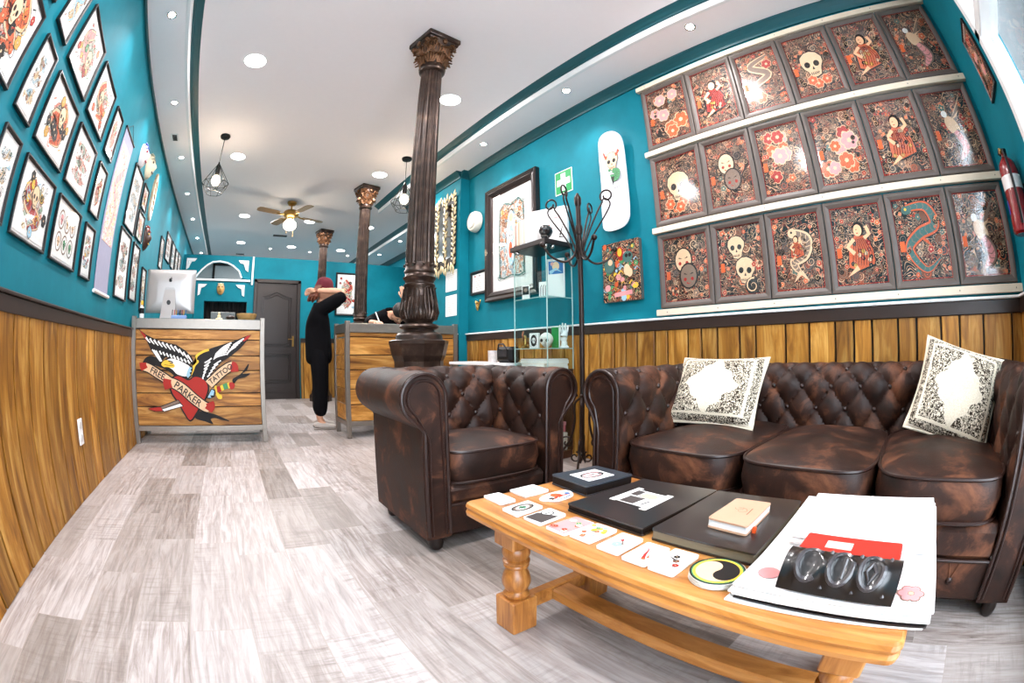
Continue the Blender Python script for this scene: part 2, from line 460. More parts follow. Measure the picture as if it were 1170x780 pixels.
struct(MB().tube([(x, YB-.012, z) for x, z in smooth_path([Vector((p[0], p[1], 0)) for p in arch[2:-1]], 4) and [(q[0], q[1]) for q in arch[2:-1]]], .016, 8).build('trim_5', M_WHITE))
# front wall: pier beside a shop window
mb = MB().box(1.70, 2.62, -.88, -.74, 0, MC).box(-1.2, 1.70, -.88, -.74, 2.55, MC).box(-1.2, 1.70, -.88, -.74, 0, .12)
struct(mb.build('wall_front', M_WALL))
wf = MB()
for x0, x1, z0, z1 in ((1.64, 1.70, .12, 2.55), (LX, -1.01, .12, 2.55), (.25, .31, .12, 2.55), (LX, 1.70, .12, .18), (LX, 1.70, 2.49, 2.55), (LX, 1.70, 1.93, 1.985)):
    wf.box(x0, x1, -.84, -.725, z0, z1, 0, .006)
w1 = struct(wf.build('window_1', M_WHITE))
g = MB().box(-1.01, 1.64, -.79, -.785, .18, 2.49).build('window_pane', glass('window_glass', (.96,.98,1,1), 1.0, .01), w1)
# outside: pavement and a rough granite facade pier across from the glass
def m_granite():
    t = NT('grey_granite'); v = t.obj()
    n1 = t.noise(v, 45, 5, .7); n2 = t.noise(v, 6, 3)
    col = t.mix(.5, t.ramp(n1, [(.3, c(22,27,28)), (.7, c(70,78,78))]), t.ramp(n2, [(.3, c(28,33,34)), (.7, c(60,68,68))]))
    return t.fin(col, .7)
GR = m_granite()
struct(MB().box(-3, 5, -6, -.9, -.12, -.02).build('pavement', plain(c(214,212,208), .8, name='pale_paving')))
struct(MB().box(.9, 5, -1.75, -1.45, -.02, 6, 0, .03).build('exterior_pier', GR))
# soffits with a white lip and a teal moulding
def soffit(name, x0, x1, y0, y1, side):
    o = struct(MB().box(x0, x1, y0, y1, SZ, MC).build(name, M_CEIL))
    xl = x1 if side > 0 else x0           # room-side edge
    s = side
    l = struct(MB().box(*sorted((xl-.02*s, xl+.012*s)), y0, y1, SZ-.004, SZ+.052, 0, .004).build('soffit_lip', M_WHITE, o))
    pr = [(xl, SZ+.052), (xl+.02*s, SZ+.056), (xl+.022*s, SZ+.068), (xl+.034*s, SZ+.072), (xl+.05*s, SZ+.083), (xl+.072*s, MC-.006), (xl+.078*s, MC), (xl, MC)]
    mb = MB(); mb.prism(pr, y0, y1, 0)
    struct(mb.build('soffit_moulding', M_TEALDARK, o, norm=True))
    return o
soffit('ceiling_soffit_left', LX, -.735, -.74, 10.55, 1)
soffit('ceiling_soffit_right', 2.02, 2.75, -.74, 5.95, -1)
soffit('ceiling_soffit_far', 2.80, 3.42, 5.95, 10.55, -1)
def cornice(name, p0, p1, inx, iny):
    """dark teal cove where wall meets soffit; (inx, iny) points into the room"""
    a, b = Vector((*p0, 0)), Vector((*p1, 0)); n = Vector((inx, iny, 0)).normalized()
    prof = [(0, SZ-.085), (.012, SZ-.085), (.016, SZ-.07), (.03, SZ-.045), (.05, SZ-.02), (.06, SZ-.012), (.06, SZ), (0, SZ)]
    vs = [p + n*d + Vector((0,0,z)) for p in (a, b) for d, z in prof]; k = len(prof)
    mb = MB().add(vs, [(i, (i+1) % k, (i+1) % k+k, i+k) for i in range(k)] + [tuple(range(k)), tuple(range(k, 2*k))[::-1]])
    return struct(mb.build(name, M_TEALDARK, norm=True))
cornice('trim_6', (RWX(-.74), -.74), (RWX(4.05), 4.05), -1, 0)
cornice('trim_7', (FX, 4.05), (FX, 5.52), -1, 0)
cornice('trim_8', (FX, 4.05), (RWX(4.05), 4.05), 0, -1)
cornice('trim_9', (3.42, 5.52), (3.42, 10.55), -1, 0)
mb = MB().box(LX, LX+.014, -.74, 10.5, SZ-.03, SZ); struct(mb.build('trim_10', M_TEALDARK))
# wainscots: separate stained boards under a dark cap
random.seed(5)
def wainscot(name, M, y0, y1, cuts, capm, seedv, capz=1.015, top=None):
    """local x runs along the wall, -y faces the room"""
    random.seed(seedv); mb = MB(); e = sorted(cuts)
    x = e[-1]
    while x < y1: x += random.uniform(.1, .19); e.append(x)
    x = e[0]
    while x > y0: x -= random.uniform(.1, .19); e.insert(0, x)
    e = [min(max(q, y0), y1) for q in e]
    for a, b in zip(e, e[1:]):
        if b-a > .02: mb.box(a+.006, b-.006, -.018-random.uniform(0, .004), 0, .0, capz-.075, 0, .003, rnd=random.random())
    mb.box(y0, y1, -.006, -.0005, 0, capz-.07, 1)
    o = struct(mb.build(name, [M_WAINS, M_BLACK])); o.matrix_world = M
    cp = MB().box(y0, y1, -.03, 0, capz-.08, capz-.014, 0, .004).box(y0, y1, -.042, 0, capz-.014, capz, 1, .004)
    k = struct(cp.build('wainscot_cap', [M_CAP, capm], o))
    return o
ML = Matrix.Translation((LX, 0, 0)) @ Matrix.Rotation(PI/2, 4, 'Z')
wainscot('trim_11', ML, -.74, 8.0, [1.684, 1.856, 2.033, 2.231, 2.373, 2.558, 2.763, 2.929, 3.167, 3.3, 3.48, 3.6, 3.705, 3.85, 3.984], M_CAP, 3)
MR = Matrix.Translation((2.355, 0, 0)) @ Matrix.Rotation(RROT, 4, 'Z')
wainscot('trim_12', MR, -4.05, .735, [-v for v in (2.138,1.998,1.892,1.791,1.64,1.54,1.385,1.287,1.174,1.023,.918,.73,.585,.43,.32,.213,.06,-.05,-.197,-.311,-.463,-.652)], M_WHITE, 7)
wainscot('trim_13', Matrix.Translation((FX, 0, 0)) @ Matrix.Rotation(-PI/2, 4, 'Z'), -5.5, -4.06, [-4.5, -4.35], M_WHITE, 9)
wainscot('trim_14', Matrix.Translation((0, YB, 0)), 1.27, 3.42, [1.5, 1.66], M_CAP, 11, capz=1.08)
wainscot('trim_15', Matrix.Translation((0, -.74, 0)) @ Matrix.Rotation(PI, 4, 'Z'), -2.36, -1.71, [-2.1, -1.95], M_WHITE, 12)
# door in the partition
def door():
    d = struct(MB().box(.42, 1.185, YB+.01, YB+.05, 0, 2.05, 0, .003).build('door_1', M_DOORM))
    fr = MB()
    fr.box(.354, .42, YB-.03, YB+.1, 0, 2.11, 0, .006).box(1.185, 1.25, YB-.03, YB+.1, 0, 2.11, 0, .006).box(.354, 1.25, YB-.03, YB+.1, 2.05, 2.115, 0, .006)
    struct(fr.build('door_frame', M_DOORM, d))
    mo = MB(); y = YB+.005
    def rail(pts): mo.tube([(x, y, z) for x, z in pts], .011, 6, closed=True)
    top = [(.52, .93), (1.08, .93), (1.08, 1.8), (.98, 1.815), (.88, 1.86), (.8, 1.89), (.72, 1.86), (.62, 1.815), (.52, 1.8)]
    rail(top); rail([(.56, .97), (1.04, .97), (1.04, 1.76), (.93, 1.79), (.8, 1.845), (.67, 1.79), (.56, 1.76)])
    rail([(.52, .3), (1.08, .3), (1.08, .8), (.52, .8)]); rail([(.56, .34), (1.04, .34), (1.04, .76), (.56, .76)])
    mo.box(.52, 1.08, YB+.003, YB+.012, .86, .875).box(.46, 1.14, YB+.003, YB+.012, .12, .2, 0, .003)
    struct(mo.build('door_panel', M_DOORM, d))
    h = MB().box(1.11, 1.145, YB-.0, YB+.012, .93, 1.12, 0, .003).tube([(1.128, YB, 1.06), (1.128, YB-.045, 1.06), (1.03, YB-.05, 1.06)], .008, 8)
    struct(h.build('door_handle', M_BRASS, d))
door()
# sockets and grilles
def plate(name, label, cat, loc, rot, w, h, holes):
    t = thing(name, label, cat, loc, rot)
    MB().box(-w/2, w/2, -.009, 0, -h/2, h/2, 0, .003).build('cover_plate', M_WHITE, t)
    mb = MB()
    for k in range(holes): mb.lathe([(.02, 0), (.02, .004)], 16, 0, Matrix.Translation((0, -.009, (k-(holes-1)/2)*.07)) @ Matrix.Rotation(PI/2, 4, 'X'))
    pieces(mb, 'socket_insert', plain(c(206,206,204), .4), t)
plate('wall_socket', 'small white double wall socket low on the left plank wainscot', 'socket', (LX+.024, 2.53, .365), PI/2, .075, .145, 2)

# ------------------------------------------------------------------ ceiling lights
M_DISC = emit((1, .97, .93, 1), 14); M_DOT = emit((1, .96, .9, 1), 60)
def light(name, parent, kind, energy, loc=(0,0,0), rot=(0,0,0), col=COOL, **kw):
    l = bpy.data.lights.new(name, kind); l.energy = energy; l.color = col
    for k, v in kw.items(): setattr(l, k, v)
    o = bpy.data.objects.new(name, l); C.objects.link(o); o.parent = parent; o.location = loc; o.rotation_euler = rot
    return o
where = ['nearest the left-hand soffit, in front of the pendant', 'beside the shaft of the nearest pillar', 'behind the left pendant lamp', 'between the middle pillar and right pendant', 'left of the ceiling fan',
         'behind and left of the fan, over the arch', 'just behind the ceiling fan globe', 'behind and right of the fan globe', 'right of the middle pillar shaft', 'beyond the middle pillar by the far soffit', 'over the coffee table, out in front of the print wall', 'over the open floor in front of the dragon print']
proto = None
for i, (x, y) in enumerate([(-.18,2.91),(1.53,2.91),(-.18,4.76),(1.60,4.79),(.03,7.02),(.03,8.82),(1.13,8.93),(1.17,7.07),(2.23,7.07),(2.21,8.92),(1.53,1.04),(-.18,1.04)]):
    lab = 'large round recessed ceiling light ' + where[i]
    if proto is None:
        t = thing('recessed_downlight', lab, 'ceiling light', (x, y, MC), 0, 'large round recessed lights in the main ceiling')
        MB().lathe([(.088, -.0), (.098, -.004), (.102, -.0)], 32).build('trim_ring', M_WHITE, t)
        MB().lathe([(.001, -.002), (.088, -.002)], 32, cap=False).build('diffuser', M_DISC, t)
        light('downlight_bulb', t, 'AREA', P_BIG, (0,0,-.012), shape='DISK', size=.17)
        proto = t
    else: dup(proto, (x, y, MC), None, lab)
proto = None
small = [(-.87, 2.3-1.17, SZ), (-.865,2.30,SZ),(-.865,3.47,SZ),(-.865,4.65,SZ),(-.865,5.82,SZ),(-.865,7.0,SZ),(-.865,8.2,SZ),(-.865,9.45,SZ),(2.12,.92,SZ),(2.13,2.12,SZ),(2.15,3.33,SZ),(2.15,4.6,SZ),(2.95,7.35,SZ),(2.97,8.55,SZ)]
slab = ['first in the left soffit, over the big dragon print', 'in the left soffit at the top edge of view', 'in the left soffit just before the small wall grille', 'in the left soffit level with the first pendant canopy',
        'fourth back in the left soffit beside the pendant cage', 'in the left soffit just behind the pendant cage', 'in the left soffit second from the arch wall', 'in the left soffit right above the arch wall',
        'in the right soffit above the tattoo print wall', 'in the right soffit above the skateboard deck', 'in the right soffit above the big framed print', 'in the right soffit hidden near the gilt mirror', 'in the far right soffit near the tall wall end', 'in the far right soffit beside the middle pillar']
for i, (x, y, z) in enumerate(small):
    lab = 'small soffit spotlight ' + slab[i]
    if proto is None:
        t = thing('soffit_spotlight', lab, 'spotlight', (x, y, z), 0, 'small spotlights in the soffits')
        MB().lathe([(.026, -.0), (.036, -.005), (.04, -.0)], 20).build('trim_ring', M_CHROME, t)
        MB().lathe([(.001, -.002), (.026, -.002)], 16, cap=False).build('lamp_lens', M_DOT, t)
        light('spot_bulb', t, 'SPOT', P_SPOT, (0,0,-.012), spot_size=R(104), spot_blend=.7, shadow_soft_size=.025)
        proto = t
    else: dup(proto, (x, y, z), None, lab)
for (x, y), lab in zip([(.70,9.2),(1.6,9.28),(2.49,9.34)], ['small round ceiling spot deep behind the partition, left of the far pillar', 'small round ceiling spot behind the partition beside the far pillar capital', 'small round ceiling spot behind the partition beside the middle pillar']):
    o = dup(proto, (x, y, MC), None, lab, 'small spots in the main ceiling')
def grille(lab, loc, w, h):
    t = thing('ceiling_vent', lab, 'vent', loc)
    MB().box(-w/2, w/2, -h/2, h/2, -.006, 0, 0, .002).build('vent_frame', M_WHITE, t)
    mb = MB()
    for i in range(5): mb.box(-w/2+.015, w/2-.015, -h/2+h*(i+.7)/6, -h/2+h*(i+1.2)/6, -.012, -.006)
    mb.build('vent_slats', plain(c(60,58,56), .6), t)
grille('dark slatted ceiling vent behind the fan globe', (.78, 8.09, MC), .3, .14)
grille('small dark ceiling vent above the arch partition', (.04, 9.85, MC), .22, .12)
grille('small slatted grille in the left soffit', (-.9, 4.15, SZ), .08, .16)
# ================================================================== pictures
PAL = dict(blk=c(20,15,14), cream=c(226,190,152), orange=c(206,92,48), red=c(166,38,28), teal=c(70,104,98), grey=c(128,108,94), white=c(240,238,234), brown=c(120,70,44), gold=c(206,156,66), pink=c(226,150,150), blue=c(60,110,170), green=c(70,140,90), yel=c(234,190,60), lb=c(150,190,210), skin=c(228,176,136), dgrey=c(70,62,60))
PK = list(PAL)
M_INK = [plain(PAL[k], .55, spec=.3, name='ink_'+k, var=.12) for k in PK] + [m_filigree(), m_sketch('sketch_warm', (c(206,96,60), c(120,160,130), c(60,44,40))), m_sketch('sketch_cool', (c(150,186,200), c(206,170,110), c(52,56,60))), m_sketch('sketch_poster', (c(206,120,66), c(140,176,190), c(38,60,62)), 12, 9), m_sketch('sketch_pink', (c(222,150,150), c(222,190,120), c(196,110,110)))]
PK += ['filigree', 'sk_warm', 'sk_cool', 'sk_poster', 'sk_pink']
class Art:
    """flat painted shapes stacked a hair apart on one sheet; local x right, z up, -y to the viewer"""
    def __init__(s, seed=0): s.mb = MB(); s.k = 0; s.rd = random.Random(seed)
    def _y(s): s.k += 1; return -.0004 - s.k*.00002
    def sheet(s, w, h, col, th=.003): s.mb.box(-w/2, w/2, -.0003, th, -h/2, h/2, PK.index(col))
    def poly(s, pts, col):
        y = s._y(); n = len(pts); cx = sum(p[0] for p in pts)/n; cz = sum(p[1] for p in pts)/n
        s.mb.add([(cx, y, cz)]+[(p[0], y, p[1]) for p in pts], [(0, i+1, (i+1) % n+1) for i in range(n)], PK.index(col))
    def ngon(s, pts, col):
        y = s._y(); s.mb.add([(p[0], y, p[1]) for p in pts], [tuple(range(len(pts)))], PK.index(col))
    def disc(s, x, z, r, col, rz=None, n=16, a=0):
        rz = rz or r
        s.poly([(x+r*math.cos(2*PI*i/n)*math.cos(a)-rz*math.sin(2*PI*i/n)*math.sin(a), z+r*math.cos(2*PI*i/n)*math.sin(a)+rz*math.sin(2*PI*i/n)*math.cos(a)) for i in range(n)], col)
    def rib(s, pts, w, col, taper=True):
        y = s._y(); n = len(pts); vs = []
        for i, p in enumerate(pts):
            a = pts[max(i-1, 0)]; b = pts[min(i+1, n-1)]; dx, dz = b[0]-a[0], b[1]-a[1]; l = math.hypot(dx, dz) or 1
            t = i/(n-1); ww = w(t) if callable(w) else w*((1-t)*.9+.1 if taper else 1)
            vs += [(p[0]-dz/l*ww/2, y, p[1]+dx/l*ww/2), (p[0]+dz/l*ww/2, y, p[1]-dx/l*ww/2)]
        s.mb.add(vs, [(2*i, 2*i+1, 2*i+3, 2*i+2) for i in range(n-1)], PK.index(col))
    def ring(s, x, z, r, w, col, n=18, rz=None):
        s.rib([(x+r*math.cos(2*PI*i/n), z+(rz or r)*math.sin(2*PI*i/n)) for i in range(n+1)], w, col, False)
    def swirl(s, x, z, r, col, w=None, turns=1.4, bg=None):
        if bg: s.disc(x, z, r*1.1, bg)
        s.rib(spiral(x, z, r, r*.12, s.rd.uniform(0, 6.28), turns*s.rd.choice((-1, 1)), 18), w or r*.22, col)
    def flower(s, x, z, r, col, mid='cream', n=6, edge='cream'):
        a0 = s.rd.uniform(0, 6)
        for i in range(n):
            a = a0+2*PI*i/n; s.disc(x+.6*r*math.cos(a), z+.6*r*math.sin(a), r*.46, edge, n=9)
        for i in range(n):
            a = a0+2*PI*i/n; s.disc(x+.58*r*math.cos(a), z+.58*r*math.sin(a), r*.37, col, n=9)
        s.disc(x, z, r*.2, mid, n=8)
    def skull(s, x, z, r, col='cream', dark='blk', tilt=0.0):
        T = lambda u, v: (x+r*(u*math.cos(tilt)-v*math.sin(tilt)), z+r*(u*math.sin(tilt)+v*math.cos(tilt)))
        O = [(-.95,.2),(-.85,.7),(-.4,1.05),(.1,1.1),(.6,.9),(.92,.45),(.9,0),(.7,-.3),(.6,-.55),(.5,-1.0),(.1,-1.15),(-.35,-1.05),(-.5,-.6),(-.75,-.35)]
        s.poly([T(u*1.1, v*1.08) for u, v in O], dark); s.poly([T(*p) for p in O], col)
        for sx in (-.42, .36): s.poly([T(sx+.25*math.cos(a), -.02+.27*math.sin(a)) for a in [i*PI/5 for i in range(10)]], dark)
        s.poly([T(-.1,-.5), T(.12,-.5), T(.02,-.2)], dark)
        for i in range(5): s.rib([T(-.3+i*.15, -.7), T(-.28+i*.14, -.98)], r*.045, dark, False)
        s.rib([T(-.36,-.82), T(.0,-.88), T(.38,-.8)], r*.05, dark, False)
    def snake(s, pts, w, col, belly='cream', edge='blk', scales='grey'):
        P = [(p.x, p.y) for p in smooth_path([Vector((a, b, 0)) for a, b in pts], 7)]
        f = lambda t: w*(.35+1.1*math.sin(PI*min(1, t*.9+.12)))
        s.rib(P, lambda t: f(t)*1.28, edge); s.rib(P, lambda t: f(t)*1.12, belly); s.rib(P, lambda t: f(t)*.72, col)
        for i in range(2, len(P)-2, 2):
            a, b = P[i-1], P[i+1]; dx, dz = b[0]-a[0], b[1]-a[1]; l = math.hypot(dx, dz) or 1; ww = f(i/len(P))*.33
            s.rib([(P[i][0]-dz/l*ww, P[i][1]+dx/l*ww), (P[i][0]+dx/l*ww*.5, P[i][1]+dz/l*ww*.5), (P[i][0]+dz/l*ww, P[i][1]-dx/l*ww)], w*.09, scales, False)
        return P
    def figure(s, x, z, r, robe='orange', skin='skin', lean=.3):
        """a seated robed figure, stylised"""
        s.poly([(x-r*.9, z-r*1.5), (x-r*.2, z-r*1.7), (x+r*1.0, z-r*1.4), (x+r*.9, z-r*.5), (x+r*.5, z+r*.3), (x-r*.3, z+r*.35), (x-r*.8, z-r*.4)], 'blk')
        s.poly([(x-r*.8, z-r*1.4), (x-r*.2, z-r*1.6), (x+r*.9, z-r*1.3), (x+r*.8, z-r*.5), (x+r*.42, z+r*.25), (x-r*.25, z+r*.3), (x-r*.7, z-r*.4)], robe)
        for i in range(16): s.flower(x+s.rd.uniform(-.6,.7)*r, z+s.rd.uniform(-1.4,.05)*r, r*.13, s.rd.choice(('cream','gold','red','blk')), n=5, edge='blk')
        for i in range(8): q = x+r*(-.55+i*.17); s.rib([(q, z-r*1.35), (q+r*.1, z-r*.7), (q*.5+x*.5, z+r*.1)], r*.035, 'blk', False)
        for i in range(10): s.swirl(x+s.rd.choice((-1,1))*s.rd.uniform(.8,1.2)*r, z+s.rd.uniform(-1.7,1)*r, r*.16, s.rd.choice(('cream','skin','grey')), r*.04, 1.6, 'blk')
        s.rib([(x-r*.3, z+r*.1), (x-r*.75, z-r*.3), (x-r*.35, z-r*.7)], r*.24, skin, False)
        s.rib([(x+r*.35, z+r*.1), (x+r*.7, z+r*.3), (x+r*.55, z+r*.75)], r*.22, skin, False)
        s.disc(x+.05*r, z+r*.62, r*.36, 'blk', r*.42); s.disc(x, z+r*.55, r*.27, skin, r*.33)
        s.rib([(x-.12*r, z+.6*r), (x-.02*r, z+.6*r)], r*.04, 'blk', False); s.rib([(x-.1*r, z+.4*r), (x+.02*r, z+.4*r)], r*.05, 'red', False)
        s.rib([(x-r*.2, z-r*1.45), (x-r*.9, z-r*1.9)], r*.28, skin)
    def koi(s, x, z, r, col='orange'):
        s.snake([(x-r*.4, z+r*1.2), (x+r*.5, z+r*.7), (x+r*.3, z-r*.1), (x-r*.4, z-r*.6), (x, z-r*1.3)], r*.55, col, 'cream', 'blk', 'cream')
        s.disc(x-r*.35, z+r*1.15, r*.3, 'cream'); s.disc(x-r*.4, z+r*1.2, r*.08, 'blk', n=8)
        for a in (-.5, .5): s.rib([(x, z-r*1.2), (x+a*r, z-r*1.75)], r*.28, 'cream')
    def print_dark(s, w, h, subj):
        """Japanese-style woodcut colours on black"""
        s.sheet(w, h, 'filigree'); rd = s.rd; a, b = w/2, h/2
        for i in range(30):
            x, z = rd.uniform(-a*.94, a*.94), rd.uniform(-b*.96, b*.96)
            r = min(rd.uniform(.013, .03), a-abs(x)-.003, b-abs(z)-.003)
            if r < .006: continue
            k = rd.random(); L = rd.choice(('cream','cream','skin','grey','brown','orange'))
            if k < .42: s.swirl(x, z, r, L, r*.2, 1.7, rd.choice((None,'blk','dgrey','brown')))
            elif k < .64: s.flower(x, z, r*.9, rd.choice(('orange','red','orange','grey','teal')), edge=rd.choice(('cream','brown','skin')), n=5)
            elif k < .9:
                an = rd.uniform(0, 3.1); ca, sa = math.cos(an), math.sin(an)
                for j in range(4):
                    q = [(-r+2*r*t, (j-1.5)*r*.38+r*.45*math.sin(PI*t*1.5)) for t in [w_/8 for w_ in range(9)]]
                    s.rib([(x+ca*u-sa*v, z+sa*u+ca*v) for u, v in q], r*.15, L)
            else:
                for j in range(5): s.disc(x+r*.7*math.cos(j*1.3), z+r*.7*math.sin(j*1.3), r*.3, rd.choice(('orange','cream','red')), n=7)
        fx, fz = a*.5, b*.5
        if subj == 'skulls': s.skull(-fx*.3, fz*.75, a*.4); s.skull(fx*.35, -fz*.6, a*.45, tilt=-.1); s.swirl(fx*.9, -fz*1.5, a*.3, 'cream', bg='blk')
        elif subj == 'skull': s.skull(0, 0, a*.55); [s.flower(rd.uniform(-fx, fx), -fz*1.2+rd.uniform(-.02,.02), a*.24, 'orange') for _ in range(3)]
        elif subj == 'dragon':
            P = s.snake([(-fx*.9, fz*1.5), (fx*.6, fz*1.5), (fx*1.1, fz*.6), (-fx*.2, fz*.2), (-fx*1.1, -fz*.5), (0, -fz*1.5), (fx*1.2, -fz*1.0)], a*.26, 'teal', 'orange')
            s.disc(-fx*.9, fz*1.4, a*.2, 'teal', a*.14); s.disc(-fx*.95, fz*1.45, a*.05, 'yel', n=8)
            for k in range(3): s.rib([(0, 0), (fx*(.5+.2*k), -fz*(.2+.2*k))], a*.09, 'orange')
        elif subj == 'snake': s.snake([(fx*1.2, fz*1.5), (-fx*.8, fz*1.0), (fx*.8, fz*.2), (-fx*.9, -fz*.5), (fx*.6, -fz*1.5)], a*.24, 'grey', 'cream'); s.flower(-fx*.5, -fz*1.2, a*.3, 'orange'); s.flower(fx*.9, fz*.9, a*.26, 'red')
        elif subj == 'koi': s.koi(fx*.1, 0, a*.62, 'grey'); s.figure(-fx*.1, fz*.4, a*.32, 'orange')
        elif subj == 'figure': s.figure(0, fz*.2, a*.62, rd.choice(('orange','red','brown')))
        elif subj == 'bird':
            for k in range(7): s.rib([(0, fz*.3), (fx*(1.5-.2*k), fz*(1.7-.28*k))], a*.15, rd.choice(('cream','grey')))
            s.disc(-fx*.1, fz*.1, a*.26, 'cream', a*.4, a=.5); s.disc(-fx*.5, fz*.75, a*.13, 'white'); s.snake([(0, -fz*.2), (fx*.5, -fz*1.0), (-fx*.2, -fz*1.6)], a*.3, 'pink', 'grey')
        elif subj == 'masks':
            for (x, z, cc) in ((-fx*.2, fz*.5, 'cream'), (fx*.2, -fz*.5, 'grey')):
                s.disc(x, z, a*.42, 'blk', a*.5); s.disc(x, z, a*.36, cc, a*.44); s.rib([(x-a*.2, z+a*.1), (x-a*.05, z+a*.05)], a*.05, 'blk'); s.rib([(x+a*.2, z+a*.1), (x+a*.05, z+a*.05)], a*.05, 'blk')
                s.disc(x-a*.16, z-a*.12, a*.07, 'red', n=9); s.disc(x+a*.16, z-a*.12, a*.07, 'red', n=9); s.rib([(x-a*.1, z-a*.25), (x, z-a*.3), (x+a*.1, z-a*.25)], a*.05, 'red')
        elif subj == 'flowers':
            for k in range(8): s.flower(rd.uniform(-fx*1.4, fx*1.4), rd.uniform(-fz*1.5, fz*1.5), a*rd.uniform(.22, .4), rd.choice(('orange','red','pink')))
        for i in range(26):
            sx = rd.choice((-1,1)); x, z, r = sx*rd.uniform(.55,.93)*a, rd.uniform(-b*.93, b*.93), rd.uniform(.008,.016)
            s.swirl(x, z, min(r, a-abs(x)), rd.choice(('cream','skin','grey')), r*.22, 1.4, 'blk') if rd.random() < .6 else s.flower(x, z, min(r, a-abs(x)), rd.choice(('orange','red')), edge='cream', n=5)
        s.rib([(-a*.97, -b*.97), (-a*.97, b*.97), (a*.97, b*.97), (a*.97, -b*.97), (-a*.97, -b*.97)], .0035, 'red', False)
        s.ngon([(-a*.9, -b*.3), (-a*.72, -b*.3), (-a*.72, -b*.05), (-a*.9, -b*.05)], 'orange')
        return s
    def print_light(s, w, h, kind, sheet=True):
        """tattoo flash on pale paper"""
        if sheet: s.sheet(w, h, 'white')
        rd = s.rd; a, b = w/2*.82, h/2*.82
        if kind not in (5, 6):
            for q in range(3 if kind % 2 else 1):
                zc = 0 if kind % 2 == 0 else (q-1)*b*.66; bb = b*.88 if kind % 2 == 0 else b*.27
                s.poly([(a*.9*math.cos(i*PI/16)*rd.uniform(.75,1.05), zc+bb*math.sin(i*PI/16)*rd.uniform(.8,1.08)) for i in range(32)], 'sk_warm' if kind in (0, 1, 4, 2) else 'sk_cool')
        cols = [('orange','red','blk','gold'), ('blk','dgrey','grey','red'), ('pink','red','green','yel'), ('lb','grey','teal','brown'), ('red','yel','lb','blk')][kind % 5]
        if kind in (5, 6):
            for i in range(3):
                for j in range(2):
                    x, z = (i-1)*a*.66, (j-.5)*b*1.0
                    s.disc(x, z, a*.31, 'grey', b*.46); s.disc(x, z, a*.24, 'white', b*.38); s.skull(x, z, a*.15, rd.choice(('cream','green','pink')))
            return s
        n = 5 if kind % 2 else 1
        if n == 1:
            s.snake([(rd.uniform(-.3,.3)*a, b*.9), (a*.6*rd.choice((-1,1)), b*.4), (-a*.5, 0), (a*.55, -b*.45), (-a*.2, -b*.9)], a*.3, cols[0], 'cream', 'blk', cols[2])
            for i in range(30):
                x, z = rd.uniform(-a, a), rd.uniform(-b, b)
                rd.choice((lambda: s.flower(x, z, a*rd.uniform(.1,.2), rd.choice(cols), edge='blk'), lambda: s.swirl(x, z, a*rd.uniform(.1,.18), rd.choice(cols+('dgrey','blk'))), lambda: s.rib([(x-a*.15,z),(x,z+a*.1),(x+a*.2,z-a*.05)], a*.05, rd.choice(cols+('blk','brown')))))()
            s.skull(rd.uniform(-.4,.4)*a, rd.uniform(-.2,.5)*b, a*.28, 'cream')
        else:
            for i in range(9):
                for tr in range(4):
                    x, z = rd.uniform(-a*.9, a*.9), -b*.9+b*1.8*(i+.5)/9
                    k = rd.random(); r = min(a, b*.5)*rd.uniform(.14, .26)
                    if k < .3: s.flower(x, z, r, rd.choice(cols), edge='blk')
                    elif k < .5: s.skull(x, z, r*.8, rd.choice(('cream','white')))
                    elif k < .75: s.swirl(x, z, r, rd.choice(cols))
                    else:
                        s.rib([(x-r, z-r*.6), (x, z+r*.4), (x+r*1.2, z-r*.2)], r*.4, 'blk'); s.rib([(x-r, z-r*.6), (x, z+r*.4), (x+r*1.2, z-r*.2)], r*.25, rd.choice(cols))
        return s
    def build(s, name, parent, loc=(0,0,0), rot=None): return s.mb.build(name, M_INK, parent, loc, rot)
def frame_ring(w, h, fw, d, m=0, bev=.004, rise=0.0):
    """mitred frame, outer w x h, bar width fw, depth d; back on y=0"""
    mb = MB(); prof = [(0, 0), (0, -d*.85), (fw*.12, -d), (fw*.45, -d+rise), (fw*.6, -d*.9), (fw*.95, -d*.62), (fw, -d*.55), (fw, 0)]
    cr = [(-1,-1), (1,-1), (1,1), (-1,1)]; k = len(prof); vs = []
    for sx, sz in cr:
        for i, y in prof: vs.append((sx*(w/2-i), y, sz*(h/2-i)))
    fs = []
    for q in range(4):
        r = (q+1) % 4
        for i in range(k-1): fs.append((q*k+i, r*k+i, r*k+i+1, q*k+i+1))
    return mb.add(vs, fs, m)
def picture(lab, cat, loc, rot, w, h, art, fm=None, fw=.014, d=.02, mount=.0, group=None, name='framed_picture', pane=True):
    t = thing(name, lab, cat, loc, rot, group)
    frame_ring(w, h, fw, d).build('frame', fm or M_FRAMEB, t, norm=True)
    MB().box(-w/2+fw*.8, w/2-fw*.8, -.006, -.001, -h/2+fw*.8, h/2-fw*.8).build('mount', M_PAPER, t)
    o = art.build('artwork', t, (0, -.0075, 0))
    if pane: MB().box(-w/2+fw, w/2-fw, -.0115, -.010, -h/2+fw, h/2-fw).build('glass_pane', M_GLASSP, t)
    return t
